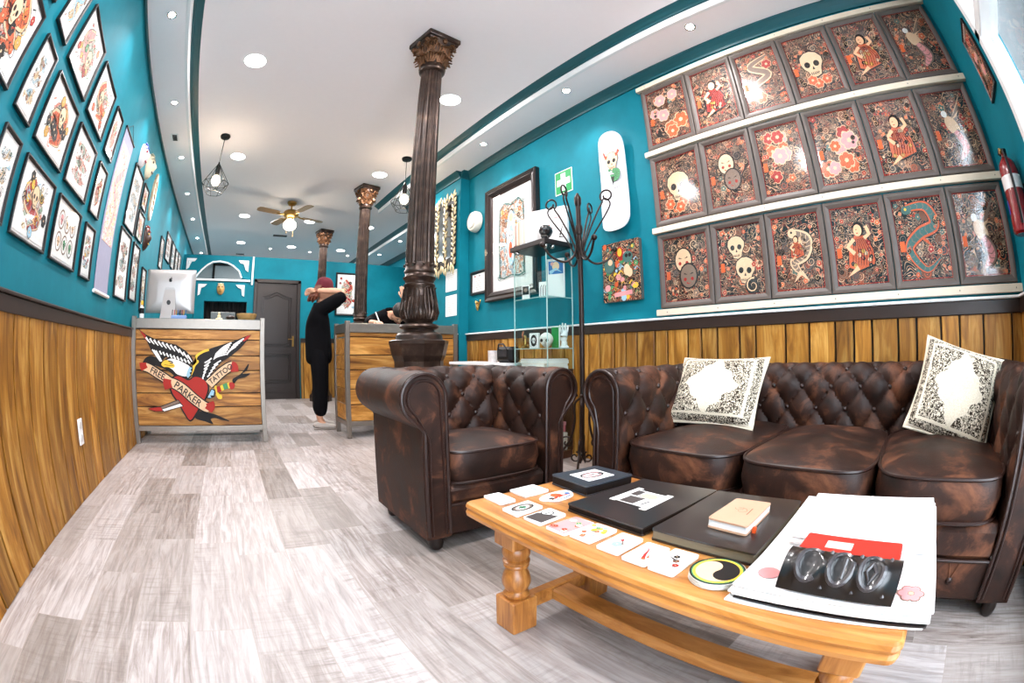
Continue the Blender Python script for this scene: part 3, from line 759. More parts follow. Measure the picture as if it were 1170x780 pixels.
# ---- left wall, three rows of flash sheets in black frames
LROT = PI/2
def left_pic(y0, y1, z0, z1, kind, lab, group=None, **kw):
    w, h = y1-y0, z1-z0
    picture(lab, 'framed print', (LX+.001, (y0+y1)/2, (z0+z1)/2), LROT, w, h, Art(int(y0*100+z0*10)).print_light(w-.05, h-.05, kind), group=group, **kw)
G = 'black-framed tattoo flash on the left wall'
Z1, Z2, Z3 = (1.215, 1.525), (1.59, 1.90), (1.97, 2.28)
for y0, y1, Z, k, lab in [
 (.76,1.17,Z2,0,'large framed orange dragon flash print at the near end of the left wall'),
 (.76,1.17,Z3,1,'framed flash print above the large orange dragon print'),
 (1.27,1.46,Z1,3,'narrow framed blue and grey flash print, bottom row beside the yellow-and-red print'),
 (1.27,1.46,Z2,3,'narrow framed pale blue flash print in the middle row next to the orange dragon'),
 (1.27,1.46,Z3,8,'narrow framed purple-grey flash print high above the pale blue one'),
 (1.54,1.95,Z1,4,'wide framed print with yellow and red figures, bottom row of left wall'),
 (1.54,1.95,Z2,0,'wide framed print with orange koi-like snake, middle row of left wall'),
 (1.54,1.95,Z3,2,'wide framed pale pink and green flash print in the top row'),
 (2.03,2.43,Z1,5,'framed print of six oval portraits, bottom row of left wall'),
 (2.03,2.43,Z2,1,'wide framed black and grey flash print above the six oval portraits'),
 (2.03,2.43,Z3,0,'framed print with rows of red and brown designs, top row of left wall'),
 (2.54,2.755,Z1,7,'narrow framed green flash print just before the hanging scroll, bottom row'),
 (2.54,2.755,Z2,4,'narrow framed print just before the hanging scroll, middle row'),
 (2.54,2.755,Z3,2,'narrow framed pale print just before the hanging scroll, top row')]:
    left_pic(y0, y1, *Z, k, lab, G)
for y0, y1, z0, z1, k, lab in [
 (3.46,3.87,1.77,2.28,3,'tall black-framed flash print just behind the hanging scroll, upper one'),
 (3.42,3.82,1.21,1.74,1,'tall black-framed flash print just behind the hanging scroll, lower one'),
 (3.96,4.21,2.07,2.29,4,'small pink framed print under the two wall masks'),
 (3.95,4.24,1.79,2.04,2,'small framed print below the small pink one, beside the wooden plaque'),
 (3.95,4.24,1.25,1.745,1,'tall narrow framed print lowest before the computer'),
 (4.46,4.68,1.20,1.62,9,'narrow framed print partly behind the computer screen'),
 (5.37,5.64,1.79,2.16,8,'framed print beyond the computer, first of the far row on the left wall'),
 (5.80,6.24,1.98,2.33,1,'second of the far row of framed prints on the left wall'),
 (6.37,6.73,1.98,2.34,3,'third of the far row of framed prints on the left wall'),
 (6.84,7.14,1.98,2.34,9,'fourth of the far row of framed prints on the left wall'),
 (7.2,7.52,1.98,2.36,1,'last of the far row of framed prints on the left wall, nearest the arch')]:
    left_pic(y0, y1, z0, z1, k, lab, G)
# hanging scroll
t = thing('hanging_scroll', 'long pale hanging scroll with pink panel between framed prints on the left wall', 'scroll', (LX, 3.07, 1.75), LROT)
MB().box(-.17, .17, -.008, -.004, -.57, .56).build('scroll_cloth', plain(c(150,150,172), .8), t)
a = Art(77); a.sheet(.28, .7, 'sk_pink', .001); a.snake([(-.05,.3),(.08,.2),(-.07,.05),(.06,-.1),(-.04,-.28)], .06, 'pink', 'cream', 'pink', 'red')
for k in range(8): a.flower(a.rd.uniform(-.1,.1), a.rd.uniform(-.3,.3), .022, 'pink', edge='cream')
a.build('scroll_picture', t, (0, -.0095, .12))
MB().tube([(-.19, -.012, -.57), (.19, -.012, -.57)], .013, 10).build('bottom_roller', plain(c(226,220,214), .5), t)
MB().tube([(-.18, -.01, .565), (.18, -.01, .565)], .008, 8).tube([(-.15, -.01, .565), (0, -.004, .66), (.15, -.01, .565)], .002, 5).build('top_roller', M_BLACKM, t)
# masks and a carved plaque on the left wall
def mask(lab, loc, rot, w, h, base, cols, horns=False, group=None):
    t = thing('wall_mask', lab, 'mask', loc, rot, group)
    def f(u, v):
        a = u*PI-PI/2; b = v*PI-PI/2
        x = math.sin(a)*math.cos(b)*w/2; z = math.sin(b)*h/2*(1 if b > 0 else 1.12); y = -math.cos(a)*math.cos(b)*w*.42
        y -= .16*w*math.exp(-((x/w*6)**2+((z+.05*h)/h*7)**2))
        y += .1*w*(math.exp(-(((x-.22*w)/w*9)**2+((z-.1*h)/h*12)**2))+math.exp(-(((x+.22*w)/w*9)**2+((z-.1*h)/h*12)**2)))
        return (x, y, z)
    MB().grid(f, 22, 22).build('face', plain(base, .4), t, norm=True)
    e = MB()
    for s in (-1, 1): e.sphere((s*.2*w, -.36*w, .1*h), .085*w, 0, 10, 6, (1.2, .5, .8))
    e.tube([(-.16*w, -.36*w, -.28*h), (0, -.42*w, -.31*h), (.16*w, -.36*w, -.28*h)], .035*w, 6)
    pieces(e, 'eye', plain(cols[0], .4), t, ['eye', 'eye', 'mouth'])
    d = MB()
    for s in (-1, 1):
        d.tube([(s*.07*w, -.42*w, .2*h), (s*.24*w, -.36*w, .26*h), (s*.38*w, -.2*w, .17*h)], .03*w, 6)
        if horns: d.tube([(s*.2*w, -.2*w, .42*h), (s*.34*w, -.26*w, .6*h), (s*.26*w, -.3*w, .75*h)], [.06*w, .045*w, .01*w], 8)
    for k in range(5): d.sphere(((k-2)*.16*w, -.2*w-.03*w*(2-abs(k-2)), .4*h), .07*w, 0, 8, 6)
    d.build('painted_ornament', plain(cols[1], .4), t)
    return t
mask('red, white and blue painted skull mask high on the left wall', (LX, 3.60, 2.40), LROT, .16, .21, c(220,214,214), (c(150,20,50), c(40,60,150)))
mask('pale grinning mask just below the red, white and blue one', (LX, 3.93, 2.44), LROT, .18, .23, c(226,214,186), (c(60,40,30), c(150,150,130)))
mask('dark carved mask with yellow eyes below the carved wooden plaque', (LX, 4.42, 1.90), LROT, .15, .24, c(60,34,26), (c(220,180,60), c(150,40,30)))
t = thing('carved_plaque', 'long curved pale carved wooden plaque hung below the masks on the left wall', 'plaque', (LX, 4.44, 2.33), LROT)
MB().prism([(p.x, p.y) for p in smooth_path([Vector(q) for q in ((.0,.24,0),(.07,.16,0),(.1,.03,0),(.08,-.12,0),(.02,-.25,0),(-.05,-.2,0),(-.085,-.04,0),(-.07,.12,0))], 5, True)], -.025, 0).build('plaque_board', m_wood('pale_carved_wood', c(150,110,80), c(214,186,158), c(232,214,190), (10,10,2)), t)
mb = MB()
for k in range(5): mb.tube([(-.04+.012*k*.5, -.027, .12-.06*k), (.0, -.03, .15-.07*k), (.05, -.027, .1-.06*k)], .004, 6)
mb.build('carving', plain(c(110,66,44), .5), t)

# ---- sofa wall: three rows of six black prints in grey frames between pale battens
def RW(y, z, off=0.0): return (RWX(y)-off, y, z)
CY = [1.585, 1.18, .805, .435, .055, -.335, -.715]
RZ = [(2.175, 2.685), (1.615, 2.115), (1.075, 1.555)]
SUB = [['flowers','figure','snake','skull','figure','bird'], ['skull','masks','flowers','flowers','figure','bird'], ['masks','skulls','koi','figure','dragon','bird']]
ROWN = ['top', 'middle', 'bottom']; ORD = ['first', 'second', 'third', 'fourth', 'fifth', 'sixth']
DESC = [['crowded orange blossoms','a robed figure among blossoms','a pale snake','a large pale skull','a figure in swirling clouds','a figure and a pale bird'],
        ['a skull under white swirls','two grinning masks','orange blossoms','orange and white blossoms','a red-robed seated figure','a pale bird on dark waves'],
        ['two round-faced masks','two cream skulls','a carp and an orange-robed figure','a swimming figure under a demon','a teal and orange dragon','a crane over dark water']]
for r, (z0, z1) in enumerate(RZ):
    for k in range(6):
        ya, yb = CY[k], CY[k+1]; w = ya-yb-.006; h = z1-z0
        t = thing('framed_print', 'black print of %s, %s in %s row from cross sign' % (DESC[r][k], ORD[k], ROWN[r]), 'framed print', RW((ya+yb)/2, (z0+z1)/2, .001), RROT, 'six by three block of black prints on the sofa wall')
        mb = frame_ring(w, h, .036, .022)
        mb.build('frame', M_FRAMEG, t, norm=True)
        Art(100+r*10+k).print_dark(w-.068, h-.068, SUB[r][k]).build('artwork', t, (0, -.004, 0))
        MB().box(-w/2+.034, w/2-.034, -.0105, -.009, -h/2+.034, h/2-.034).build('glass_pane', M_GLOSSP, t)
        MB().tube([(-w/2+.037, -.0125, h/2-.037), (w/2-.037, -.0125, h/2-.037)], .002, 4).tube([(-w/2+.037, -.0125, -h/2+.036), (-w/2+.037, -.0125, h/2-.037)], .002, 4).build('slip', plain(c(92,26,20), .5), t)
for z, lab in ((2.71, 'topmost'), (2.145, 'second from top'), (1.585, 'third from top'), (1.048, 'lowest')):
    t = thing('picture_batten', 'pale wooden batten across the print wall, %s of four' % lab, 'batten', RW(.425, z), RROT, 'battens between the rows of black prints')
    MB().box(-1.185, 1.165, -.036, -.001, -.019, .019, 0, .002).build('batten_strip', M_BATTEN, t)
    mb = MB()
    for k in range(7): mb.sphere((-1.1+k*.37, -.036, 0), .004, 0, 8, 4, (1,.5,1))
    pieces(mb, 'screw_head', M_STEEL, t)
# skateboard
t = thing('skateboard_deck', 'white skateboard deck with skull and snake graphic hung on the teal wall', 'skateboard', RW(1.915, 2.04), RROT)
out = [(p.x, p.y) for p in smooth_path([Vector(q) for q in ((0,.4,0),(.09,.37,0),(.125,.27,0),(.125,0,0),(.13,-.24,0),(.105,-.36,0),(.0,-.39,0),(-.105,-.36,0),(-.13,-.24,0),(-.125,0,0),(-.12,.27,0),(-.09,.37,0))], 5, True)]
def deck():
    mb = MB(); n = len(out); bend = lambda z: -.03-.012*abs(z)/.4 - (max(0, abs(z)-.28)**2)*2.2
    for s, y in ((0, 0), (1, .011)):
        pass
    rings = [1, .8, .55, .3, 0.02]; vs = []; fs = []
    for q in rings:
        for x, z in out: vs.append((x*q, bend(z*q)+.006*(x*q/.12)**2*-1, z*q))
    for k in range(len(rings)-1):
        for i in range(n): j = (i+1) % n; fs.append((k*n+i, k*n+j, (k+1)*n+j, (k+1)*n+i))
    m0 = len(vs); vs += [(v[0], v[1]+.011, v[2]) for v in vs[:n]]
    fs += [(i, (i+1) % n, m0+(i+1) % n, m0+i) for i in range(n)]; fs.append(tuple(range(m0, m0+n)))
    return MB().add(vs, fs, 0, True)
deck().build('deck', plain(c(226,226,232), .3, coat=.4), t, norm=True)
a = Art(5); a.skull(0, .13, .066, 'cream', 'blk')
for s in (-1, 1):
    for k in range(4): a.rib([(s*.045, .16+.01*k), (s*(.085-.006*k), .2+.012*k), (s*(.05-.01*k), .25)], .02, ('orange','red','orange','lb')[k])
a.snake([(0,.05),(.045,.03),(.03,-.01),(-.04,.0),(-.05,.05),(-.01,.06)], .034, 'green', 'green', 'blk', 'blk'); a.rib([(0,-.0),(.0,-.07)], .03, 'blk'); a.rib([(-.06,-.1),(.07,-.09)], .004, 'blk', False); a.rib([(-.03,.3),(.03,.31)], .004, 'dgrey', False)
a.build('graphic', t, (0, -.0425, .03))
mb = MB()
for zz in (.24, -.26):
    for s in (-1, 1):
        for q in (-1, 1): mb.sphere((s*.02, -.04, zz+q*.026), .004, 0, 8, 4)
pieces(mb, 'mounting_bolt', M_STEEL, t)
# first-aid cross
t = thing('first_aid_sign', 'green square sign with white cross above the display cabinet', 'sign', RW(2.49, 2.215), RROT)
MB().box(-.105, .105, -.004, 0, -.105, .105, 0).build('sign_plate', plain(c(236,240,238), .4), t)
MB().box(-.098, .098, -.0055, -.004, -.098, .098).build('green_field', plain(c(20,140,72), .4), t)
MB().prism([(-.028,-.08),(.028,-.08),(.028,-.028),(.08,-.028),(.08,.028),(.028,.028),(.028,.08),(-.028,.08),(-.028,.028),(-.08,.028),(-.08,-.028),(-.028,-.028)], -.007, -.0055).build('white_cross', M_WHITE, t)
# collage canvas
t = thing('collage_canvas', 'colourful crowded collage canvas below the skateboard deck', 'painting', RW(1.90, 1.36), RROT)
MB().box(-.17, .17, -.035, 0, -.21, .21, 0, .004).build('canvas', plain(c(70,74,70), .6), t)
a = Art(9); a.sheet(.34, .42, 'filigree', .0005)
for i in range(110):
    x, z = a.rd.uniform(-.15,.15), a.rd.uniform(-.19,.19); k = a.rd.random(); r = a.rd.uniform(.01,.028)
    cc = a.rd.choice(('teal','lb','orange','red','cream','yel','green','pink','brown','grey'))
    if k < .35: a.disc(x, z, r, cc, r*a.rd.uniform(.7,1.3))
    elif k < .6: a.rib([(x-r, z), (x, z+r), (x+r*1.4, z-r*.3)], r*.6, cc)
    elif k < .8: a.swirl(x, z, r, cc)
    else: a.flower(x, z, r, cc, edge='blk')
a.disc(.07,.09,.045,'teal',.04); a.disc(.06,.1,.014,'blk'); a.disc(.09,.1,.014,'blk'); a.disc(-.1,.05,.05,'teal',.06); a.disc(-.09,.07,.022,'cream'); a.disc(0,.13,.035,'red',.04); a.disc(0,.13,.02,'yel',.03); a.disc(.06,0,.03,'cream',.04); a.ngon([(-.06,-.18),(.1,-.17),(.1,-.14),(-.06,-.15)], 'pink')
a.build('painted_figures', t, (0, -.036, 0))
# big framed art-nouveau print
t = thing('framed_poster', 'large dark wood framed ornamental print behind the display cabinet', 'framed print', RW(3.225, 1.885), RROT)
frame_ring(.83, 1.16, .085, .055, rise=.012).build('frame', plain(c(34,20,17), .3, coat=.3, name='dark_mahogany'), t, norm=True)
frame_ring(.685, 1.015, .02, .03).build('inner_slip', plain(c(58,34,26), .35), t, norm=True)
MB().box(-.34, .34, -.009, -.001, -.505, .505).build('mount', M_PAPER, t)
a = Art(31)
a.ngon([(-.2,-.36),(.2,-.36),(.2,.34),(.1,.38),(0,.36),(-.1,.38),(-.2,.34)], 'sk_poster')
for i in range(46): x = a.rd.uniform(-.15,.15); z = a.rd.uniform(-.08,.32); a.rd.choice((a.swirl, lambda x,z,r,cc: a.flower(x,z,r*.8,cc)))(x, z, .035, a.rd.choice(('orange','brown','gold','dgrey')))
for s in (-1, 1):
    for k in range(0): a.rib([(s*.0, -.02-.02*k), (s*(.07+.015*k), -.1-.02*k), (s*(.11+.01*k), -.2-.02*k), (s*(.03+.03*k), -.33)], .014, ('teal','dgrey','green','blk','lb')[k])
    a.rib([(s*.19,-.36),(s*.2,0),(s*.19,.3),(s*.12,.37),(s*.05,.35),(0,.33)], .014, 'teal', False); a.rib([(s*.18,-.3),(s*.21,-.36),(s*.12,-.38),(0,-.36)], .014, 'teal', False); a.swirl(s*.2, .34, .03, 'teal'); a.swirl(s*.19, -.36, .035, 'teal')
a.disc(0,.0,.075,'lb',.27); a.disc(0,0,.06,'white',.25); a.disc(0,.2,.05,'lb',.06); a.disc(0,.2,.035,'skin',.045); a.rib([(0,.12),(.02,0),(-.02,-.14),(.0,-.24)], .05, 'lb', False); a.skull(0,.02,.04,'white'); a.disc(-.01,-.12,.03,'orange',.08)
a.build('artwork', t, (0, -.0105, 0))
MB().box(-.335, .335, -.0165, -.015, -.5, .5).build('glass_pane', M_GLASSP, t)
# framed certificate, round siren, gold wall figurine
t = thing('framed_certificate', 'small black-framed certificate beside the large dark framed print', 'certificate', RW(3.825, 1.535), RROT)
frame_ring(.31, .25, .03, .02).build('frame', M_FRAMEB, t, norm=True)
MB().box(-.13, .13, -.006, -.001, -.1, .1).build('mount', M_PAPER, t)
a = Art(2)
for k in range(6): a.rib([(-.07+.01*(k%3), .04-.022*k), (.07-.012*(k%2), .04-.022*k)], .003, 'grey', False)
a.disc(-.07,.07,.012,'red'); a.disc(.02,.07,.01,'dgrey')
a.build('certificate_text', t, (0, -.0065, 0))
t = thing('round_alarm_sounder', 'round cream wall lamp or sounder left of the large framed print', 'wall fitting', RW(3.86, 2.20), RROT)
X90 = Matrix.Rotation(PI/2, 4, 'X')
MB().lathe([(.1, 0), (.115, .012), (.115, .05), (.1, .075), (.08, .08), (.0805, .082), (.04, .088), (.001, .09)], 32, 0, X90, cap=False).build('housing', plain(c(232,226,212), .35), t)
MB().lathe([(.07, .083), (.074, .09), (.078, .083)], 32, 0, X90, cap=False).build('rim', plain(c(190,184,172), .35), t)
t = thing('gold_wall_figurine', 'small gilded winged figurine on the teal wall under the certificate', 'figurine', RW(3.82, 1.29), RROT)
MB().lathe([(.004,-.05),(.016,-.03),(.02,-.01),(.014,.01),(.006,.02)], 12, 0, Matrix.Translation((0,-.022,0))).sphere((0,-.024,.034), .014).build('body', M_BRASS, t)
MB().tube([(.01,-.02,.0),(.045,-.018,.045),(.04,-.012,.06)], [.012,.009,.003], 8).tube([(-.01,-.02,.0),(-.045,-.018,.045),(-.04,-.012,.06)], [.012,.009,.003], 8).build('wings', M_BRASS, t)
# proud wall section: gilt mirror, papers, red call point
def FW(y, z): return (FX, y, z)
t = thing('carved_mirror', 'ornate gilt carved wall mirror with three panels beside the near pillar', 'mirror', FW(4.42, 2.155), -PI/2)
MB().box(-.31, .31, -.03, 0, -.4, .42, 0, .01).build('back_board', plain(c(30,24,18), .5), t)
mb = MB()
for x in (-.19, 0, .19): mb.prism([(x-.055, -.3), (x+.055, -.3), (x+.055, .27), (x+.03, .33), (x-.03, .33), (x-.055, .27)], -.036, -.03)
pieces(mb, 'mirror_glass', plain(c(210,214,216), .06, 1.0, name='silvered_mirror', var=0), t)
rd = random.Random(4); mb = MB()
def leafy(x, z, ang, L_, w_):
    Mx = Matrix.Translation((x, -.04, z)) @ Matrix.Rotation(ang, 4, 'Y')
    mb.lathe([(.001, -L_), (w_*.6, -L_*.6), (w_, 0), (w_*.75, L_*.5), (.001, L_)], 8, 0, Mx @ Matrix.Diagonal((1, .55, 1, 1)), True, False)
for x in (-.30, -.1, .1, .30):
    for k in range(15):
        z = -.4+k*.057; s_ = 1 if k % 2 else -1
        leafy(x+s_*.022+rd.uniform(-.006,.006), z+rd.uniform(-.01,.01), s_*R(38+rd.uniform(-12,12)), .046, .017)
        leafy(x-s_*.03, z+.02, -s_*R(62), .03, .011)
for k in range(12):
    x = -.31+k*.056
    leafy(x, .40+.02*(k % 3), R(rd.uniform(-35,35)), .05, .018); leafy(x, -.41-.02*(k % 3), R(rd.uniform(-20,20)), .055, .018)
mb.build('carved_gilt_leaves', plain(c(206,186,146), .35, .35, name='pale_gilt', var=.4), t)
for z, lab in ((1.60, 'upper'), (1.325, 'lower')):
    t = thing('notice_sheet', 'white printed paper notice on the teal wall, %s of two beside the pillar' % lab, 'notice', FW(4.22, z), -PI/2, 'paper notices below the gilt mirror')
    MB().box(-.125, .125, -.003, -.0005, -.115, .115).build('sheet', M_PAPER, t)
    a = Art(int(z*100))
    for k in range(9): a.rib([(-.1, .08-.02*k), (.05+a.rd.uniform(0,.05), .08-.02*k)], .0022, 'grey', False)
    a.build('printed_lines', t, (0, -.003, 0))
t = thing('fire_call_point', 'red fire call point on the wall beside the near pillar shaft', 'alarm', FW(4.93, 1.52), -PI/2)
MB().box(-.05, .05, -.05, 0, -.05, .05, 0, .006).build('box', plain(c(190,24,24), .35), t)
MB().box(-.028, .028, -.053, -.05, -.028, .02, 0).build('button_window', M_WHITE, t)
# back wall picture
picture('black-framed colourful print on the far partition behind the middle pillar', 'framed print', (2.15, YB-.001, 1.91), 0, .44, .8, Art(55).print_light(.37, .73, 4), fw=.03, d=.025)
# corner brackets and mask on the arch partition
def bracket(x, z, s, v, lab, size=.2):
    t = thing('corner_bracket', lab, 'ornament', (x, YB-.001, z), 0, 'white carved corner ornaments on the arch partition')
    mb = MB().prism([(0,0),(s*size,0),(s*size*.8,-v*.05),(s*size*.5,-v*.06),(s*size*.36,-v*.11),(s*.07,-v*.12),(s*.05,-v*size*.85),(0,-v*size)], -.02, 0)
    mb.build('bracket_plate', M_WHITE, t, norm=True)
    MB().tube([(s*.03,-.024,-v*.15),(s*.05,-.028,-v*.06),(s*.14,-.024,-v*.03)], .008, 6).tube([(s*q[0], -.024, -v*.05+q[1]) for q in spiral(.055, 0, .03, .006, 0, 1.3, 12)], .005, 5).build('scroll_relief', M_WHITE, t)
bracket(-1.0, 2.44, 1, 1, 'white carved corner ornament at the upper left of the arch')
bracket(.22, 2.43, -1, 1, 'white carved corner ornament at the upper right of the arch')
for o, lab, x, s in ((0, 'white carved corner ornament at the left of the mask panel', -.73, 1), (1, 'white carved corner ornament at the right of the mask panel', .17, -1)):
    t = thing('corner_bracket', lab, 'ornament', (x, YB-.021, 1.99), 0, 'white carved corner ornaments on the arch partition')
    MB().prism([(0,0),(s*.17,0),(s*.12,-.05),(s*.06,-.07),(s*.04,-.18),(0,-.2)], -.02, 0).build('bracket_plate', M_WHITE, t, norm=True)
    MB().tube([(s*.02,-.024,-.14),(s*.04,-.028,-.05),(s*.12,-.024,-.025)], .007, 6).build('scroll_relief', M_WHITE, t)
mask('small golden mask in the middle of the arch panel', (-.29, YB-.021, 1.92), 0, .15, .2, c(206,156,92), (c(60,30,20), c(230,220,200)))
# black curtain added below the panel in place of the dark room behind
t = thing('dark_backdrop', 'black curtain added to stand for the dark room under the arch panel', 'backdrop', (-.19, YB+.18, 0), 0)
MB().grid(lambda u, v: (-.42+.84*u, .02*math.sin(u*60)+.01*math.sin(u*23), .02+1.72*v), 90, 4).build('cloth', plain(c(14,12,14), .8), t)  # black sheet stands for the shade inside the opening
MB().tube([(-.44, 0, 1.75), (.44, 0, 1.75)], .012, 8).build('backdrop_bar', M_BLACKM, t)
# front wall: small framed print and fire extinguisher
picture('small red and black framed print on the teal pier beside the shop window', 'framed print', (1.865, -.739, 1.96), PI, .19, .34, Art(66).print_dark(.16, .3, 'flowers'), fw=.012, d=.015)
t = thing('fire_extinguisher', 'red fire extinguisher hung on the teal pier right of the print wall', 'fire extinguisher', (1.935, -.672, 1.37), PI); t.scale = (.8, .8, .8)
MB().lathe([(.055,-.2),(.068,-.19),(.07,-.17),(.07,.12),(.062,.16),(.035,.19),(.022,.2),(.022,.215)], 28).build('cylinder', plain(c(120,10,16), .25, coat=.4), t)
MB().lathe([(.024,.215),(.026,.24),(.012,.245)], 16).tube([(0,0,.24),(-.05,-.01,.262),(-.085,-.01,.25)], .008, 8).tube([(0,0,.235),(-.06,-.012,.232)], .006, 8).build('valve_handle', M_BLACKM, t)
MB().lathe([(.016,0),(.016,.012)], 16, 0, Matrix.Translation((.02,-.024,.228)) @ X90).build('gauge', M_BRASS, t)
MB().tube([(.02,0,.23),(.06,-.02,.22),(.088,-.02,.1),(.085,-.02,-.1),(.08,-.02,-.16)], .009, 8).build('hose', M_BLACK, t)
MB().lathe([(.0708,.02),(.0708,.09)], 28, 0, cap=False).build('white_label', plain(c(220,214,212), .4), t)
MB().grid(lambda u, v: (.0712*math.cos(-2.6+u*1.2), .0712*math.sin(-2.6+u*1.2), -.1+.07*v), 8, 2).build('blue_label', plain(c(40,60,160), .4), t)
MB().box(-.02, .02, .068, .084, -.05, .05).build('wall_bracket', M_BLACKM, t)
# ================================================================== chesterfield seating
M_PIPE = plain(c(40,20,14), .4, name='leather_piping')
def arc(cx, cz, r, a0, a1, n): return [(cx+r*math.cos(R(a0+(a1-a0)*i/(n-1))), cz+r*math.sin(R(a0+(a1-a0)*i/(n-1)))) for i in range(n)]
def resample(P, step):
    out = [P[0]]; acc = 0
    L = [0]
    for a, b in zip(P, P[1:]): L.append(L[-1]+math.dist(a, b))
    n = max(2, int(L[-1]/step)); k = 0
    out = []
    for i in range(n+1):
        d = L[-1]*i/n
        while k < len(L)-2 and L[k+1] < d: k += 1
        t = (d-L[k])/max(1e-9, L[k+1]-L[k]); out.append(tuple(P[k][q]+(P[k+1][q]-P[k][q])*t for q in (0, 1)))
    return out, L[-1]
def tuft(u, v):
    """diamond buttoning: 0 on the creases, 1 on the crowns"""
    return (abs(math.sin(PI*(u+v)))*abs(math.sin(PI*(u-v))))**.42
def tufted(mb, prof, t0, t1, place, sa, sb, lo, hi, amp=.03, step=.011, off=0.0, m=0):
    """extrude the profile from t0 to t1; buttoned between arc lengths lo..hi"""
    P, L = resample(prof, step); n = len(P); nt = max(3, int(abs(t1-t0)/.012)); vs = []; buttons = []
    for j in range(nt+1):
        t = t0+(t1-t0)*j/nt
        for i in range(n):
            a = P[max(0, i-1)]; b = P[min(n-1, i+1)]; dx, dz = b[0]-a[0], b[1]-a[1]; l = math.hypot(dx, dz) or 1
            nx, nz = -dz/l, dx/l; s = L*i/(n-1)
            w = max(0, min(1, (s-lo)/.03))*max(0, min(1, (hi-s)/.05))
            e = min(1, min(abs(t-t0), abs(t1-t))/.03)
            d = amp*w*e*(tuft((t-off)/sa, (s-lo)/sb)-.55)
            vs.append(place(P[i][0]+nx*d, t, P[i][1]+nz*d))
    mb.add(vs, [(j*n+i, j*n+i+1, (j+1)*n+i+1, (j+1)*n+i) for j in range(nt) for i in range(n-1)], m, True)
    k = -40
    for ku in range(-60, 60):
        for kv in range(0, 30):
            if (ku+kv) % 2: continue
            t, s = off+ku*.5*sa, lo+kv*.5*sb
            if not (min(t0,t1)+.04 < t < max(t0,t1)-.04 and lo+.02 < s < hi-.03): continue
            i = int(round(s/L*(n-1))); a = P[max(0, i-1)]; b = P[min(n-1, i+1)]; dx, dz = b[0]-a[0], b[1]-a[1]; l = math.hypot(dx, dz)
            buttons.append(place(P[i][0]+dz/l*amp*.45, t, P[i][1]-dx/l*amp*.45))
    return buttons
def cushion(mb, w, d, h, bulge, r=.05, m=0):
    """box cushion centred in x,y, bottom z=0, with crowned top"""
    N = 72
    def ring(ins, z, rr):
        hw, hd = w/2-ins, d/2-ins; rr = min(rr, hw*.98, hd*.98); out = []
        for i in range(N):
            a = 2*PI*i/N; ca, sa_ = math.cos(a), math.sin(a)
            p = 5.0 if ins < .1 else 3.4
            q = (abs(ca)**p+abs(sa_)**p)**(-1/p); out.append((hw*ca*q, hd*sa_*q, z))
        return out
    R_ = [ring(.03, .004, r), ring(.008, .012, r), ring(-.006, h*.5, r), ring(0, h*.9, r), ring(.004, h*.965, r), ring(.014, h, r)]
    mn = min(w, d)/2
    for k in range(1, 12):
        q = k/12; R_.append(ring(.014+(mn-.02)*q, h+bulge*(1-(1-q)**2), r))
    vs = [p for rg in R_ for p in rg]; fs = []
    for k in range(len(R_)-1):
        for i in range(N): j = (i+1) % N; fs.append((k*N+i, k*N+j, (k+1)*N+j, (k+1)*N+i))
    fs.append(tuple(range((len(R_)-1)*N, len(R_)*N))); fs.append(tuple(range(N))[::-1])
    mb.add(vs, fs, m, True)
    return ring(.0, h*.955, r), ring(.0, .012, r)
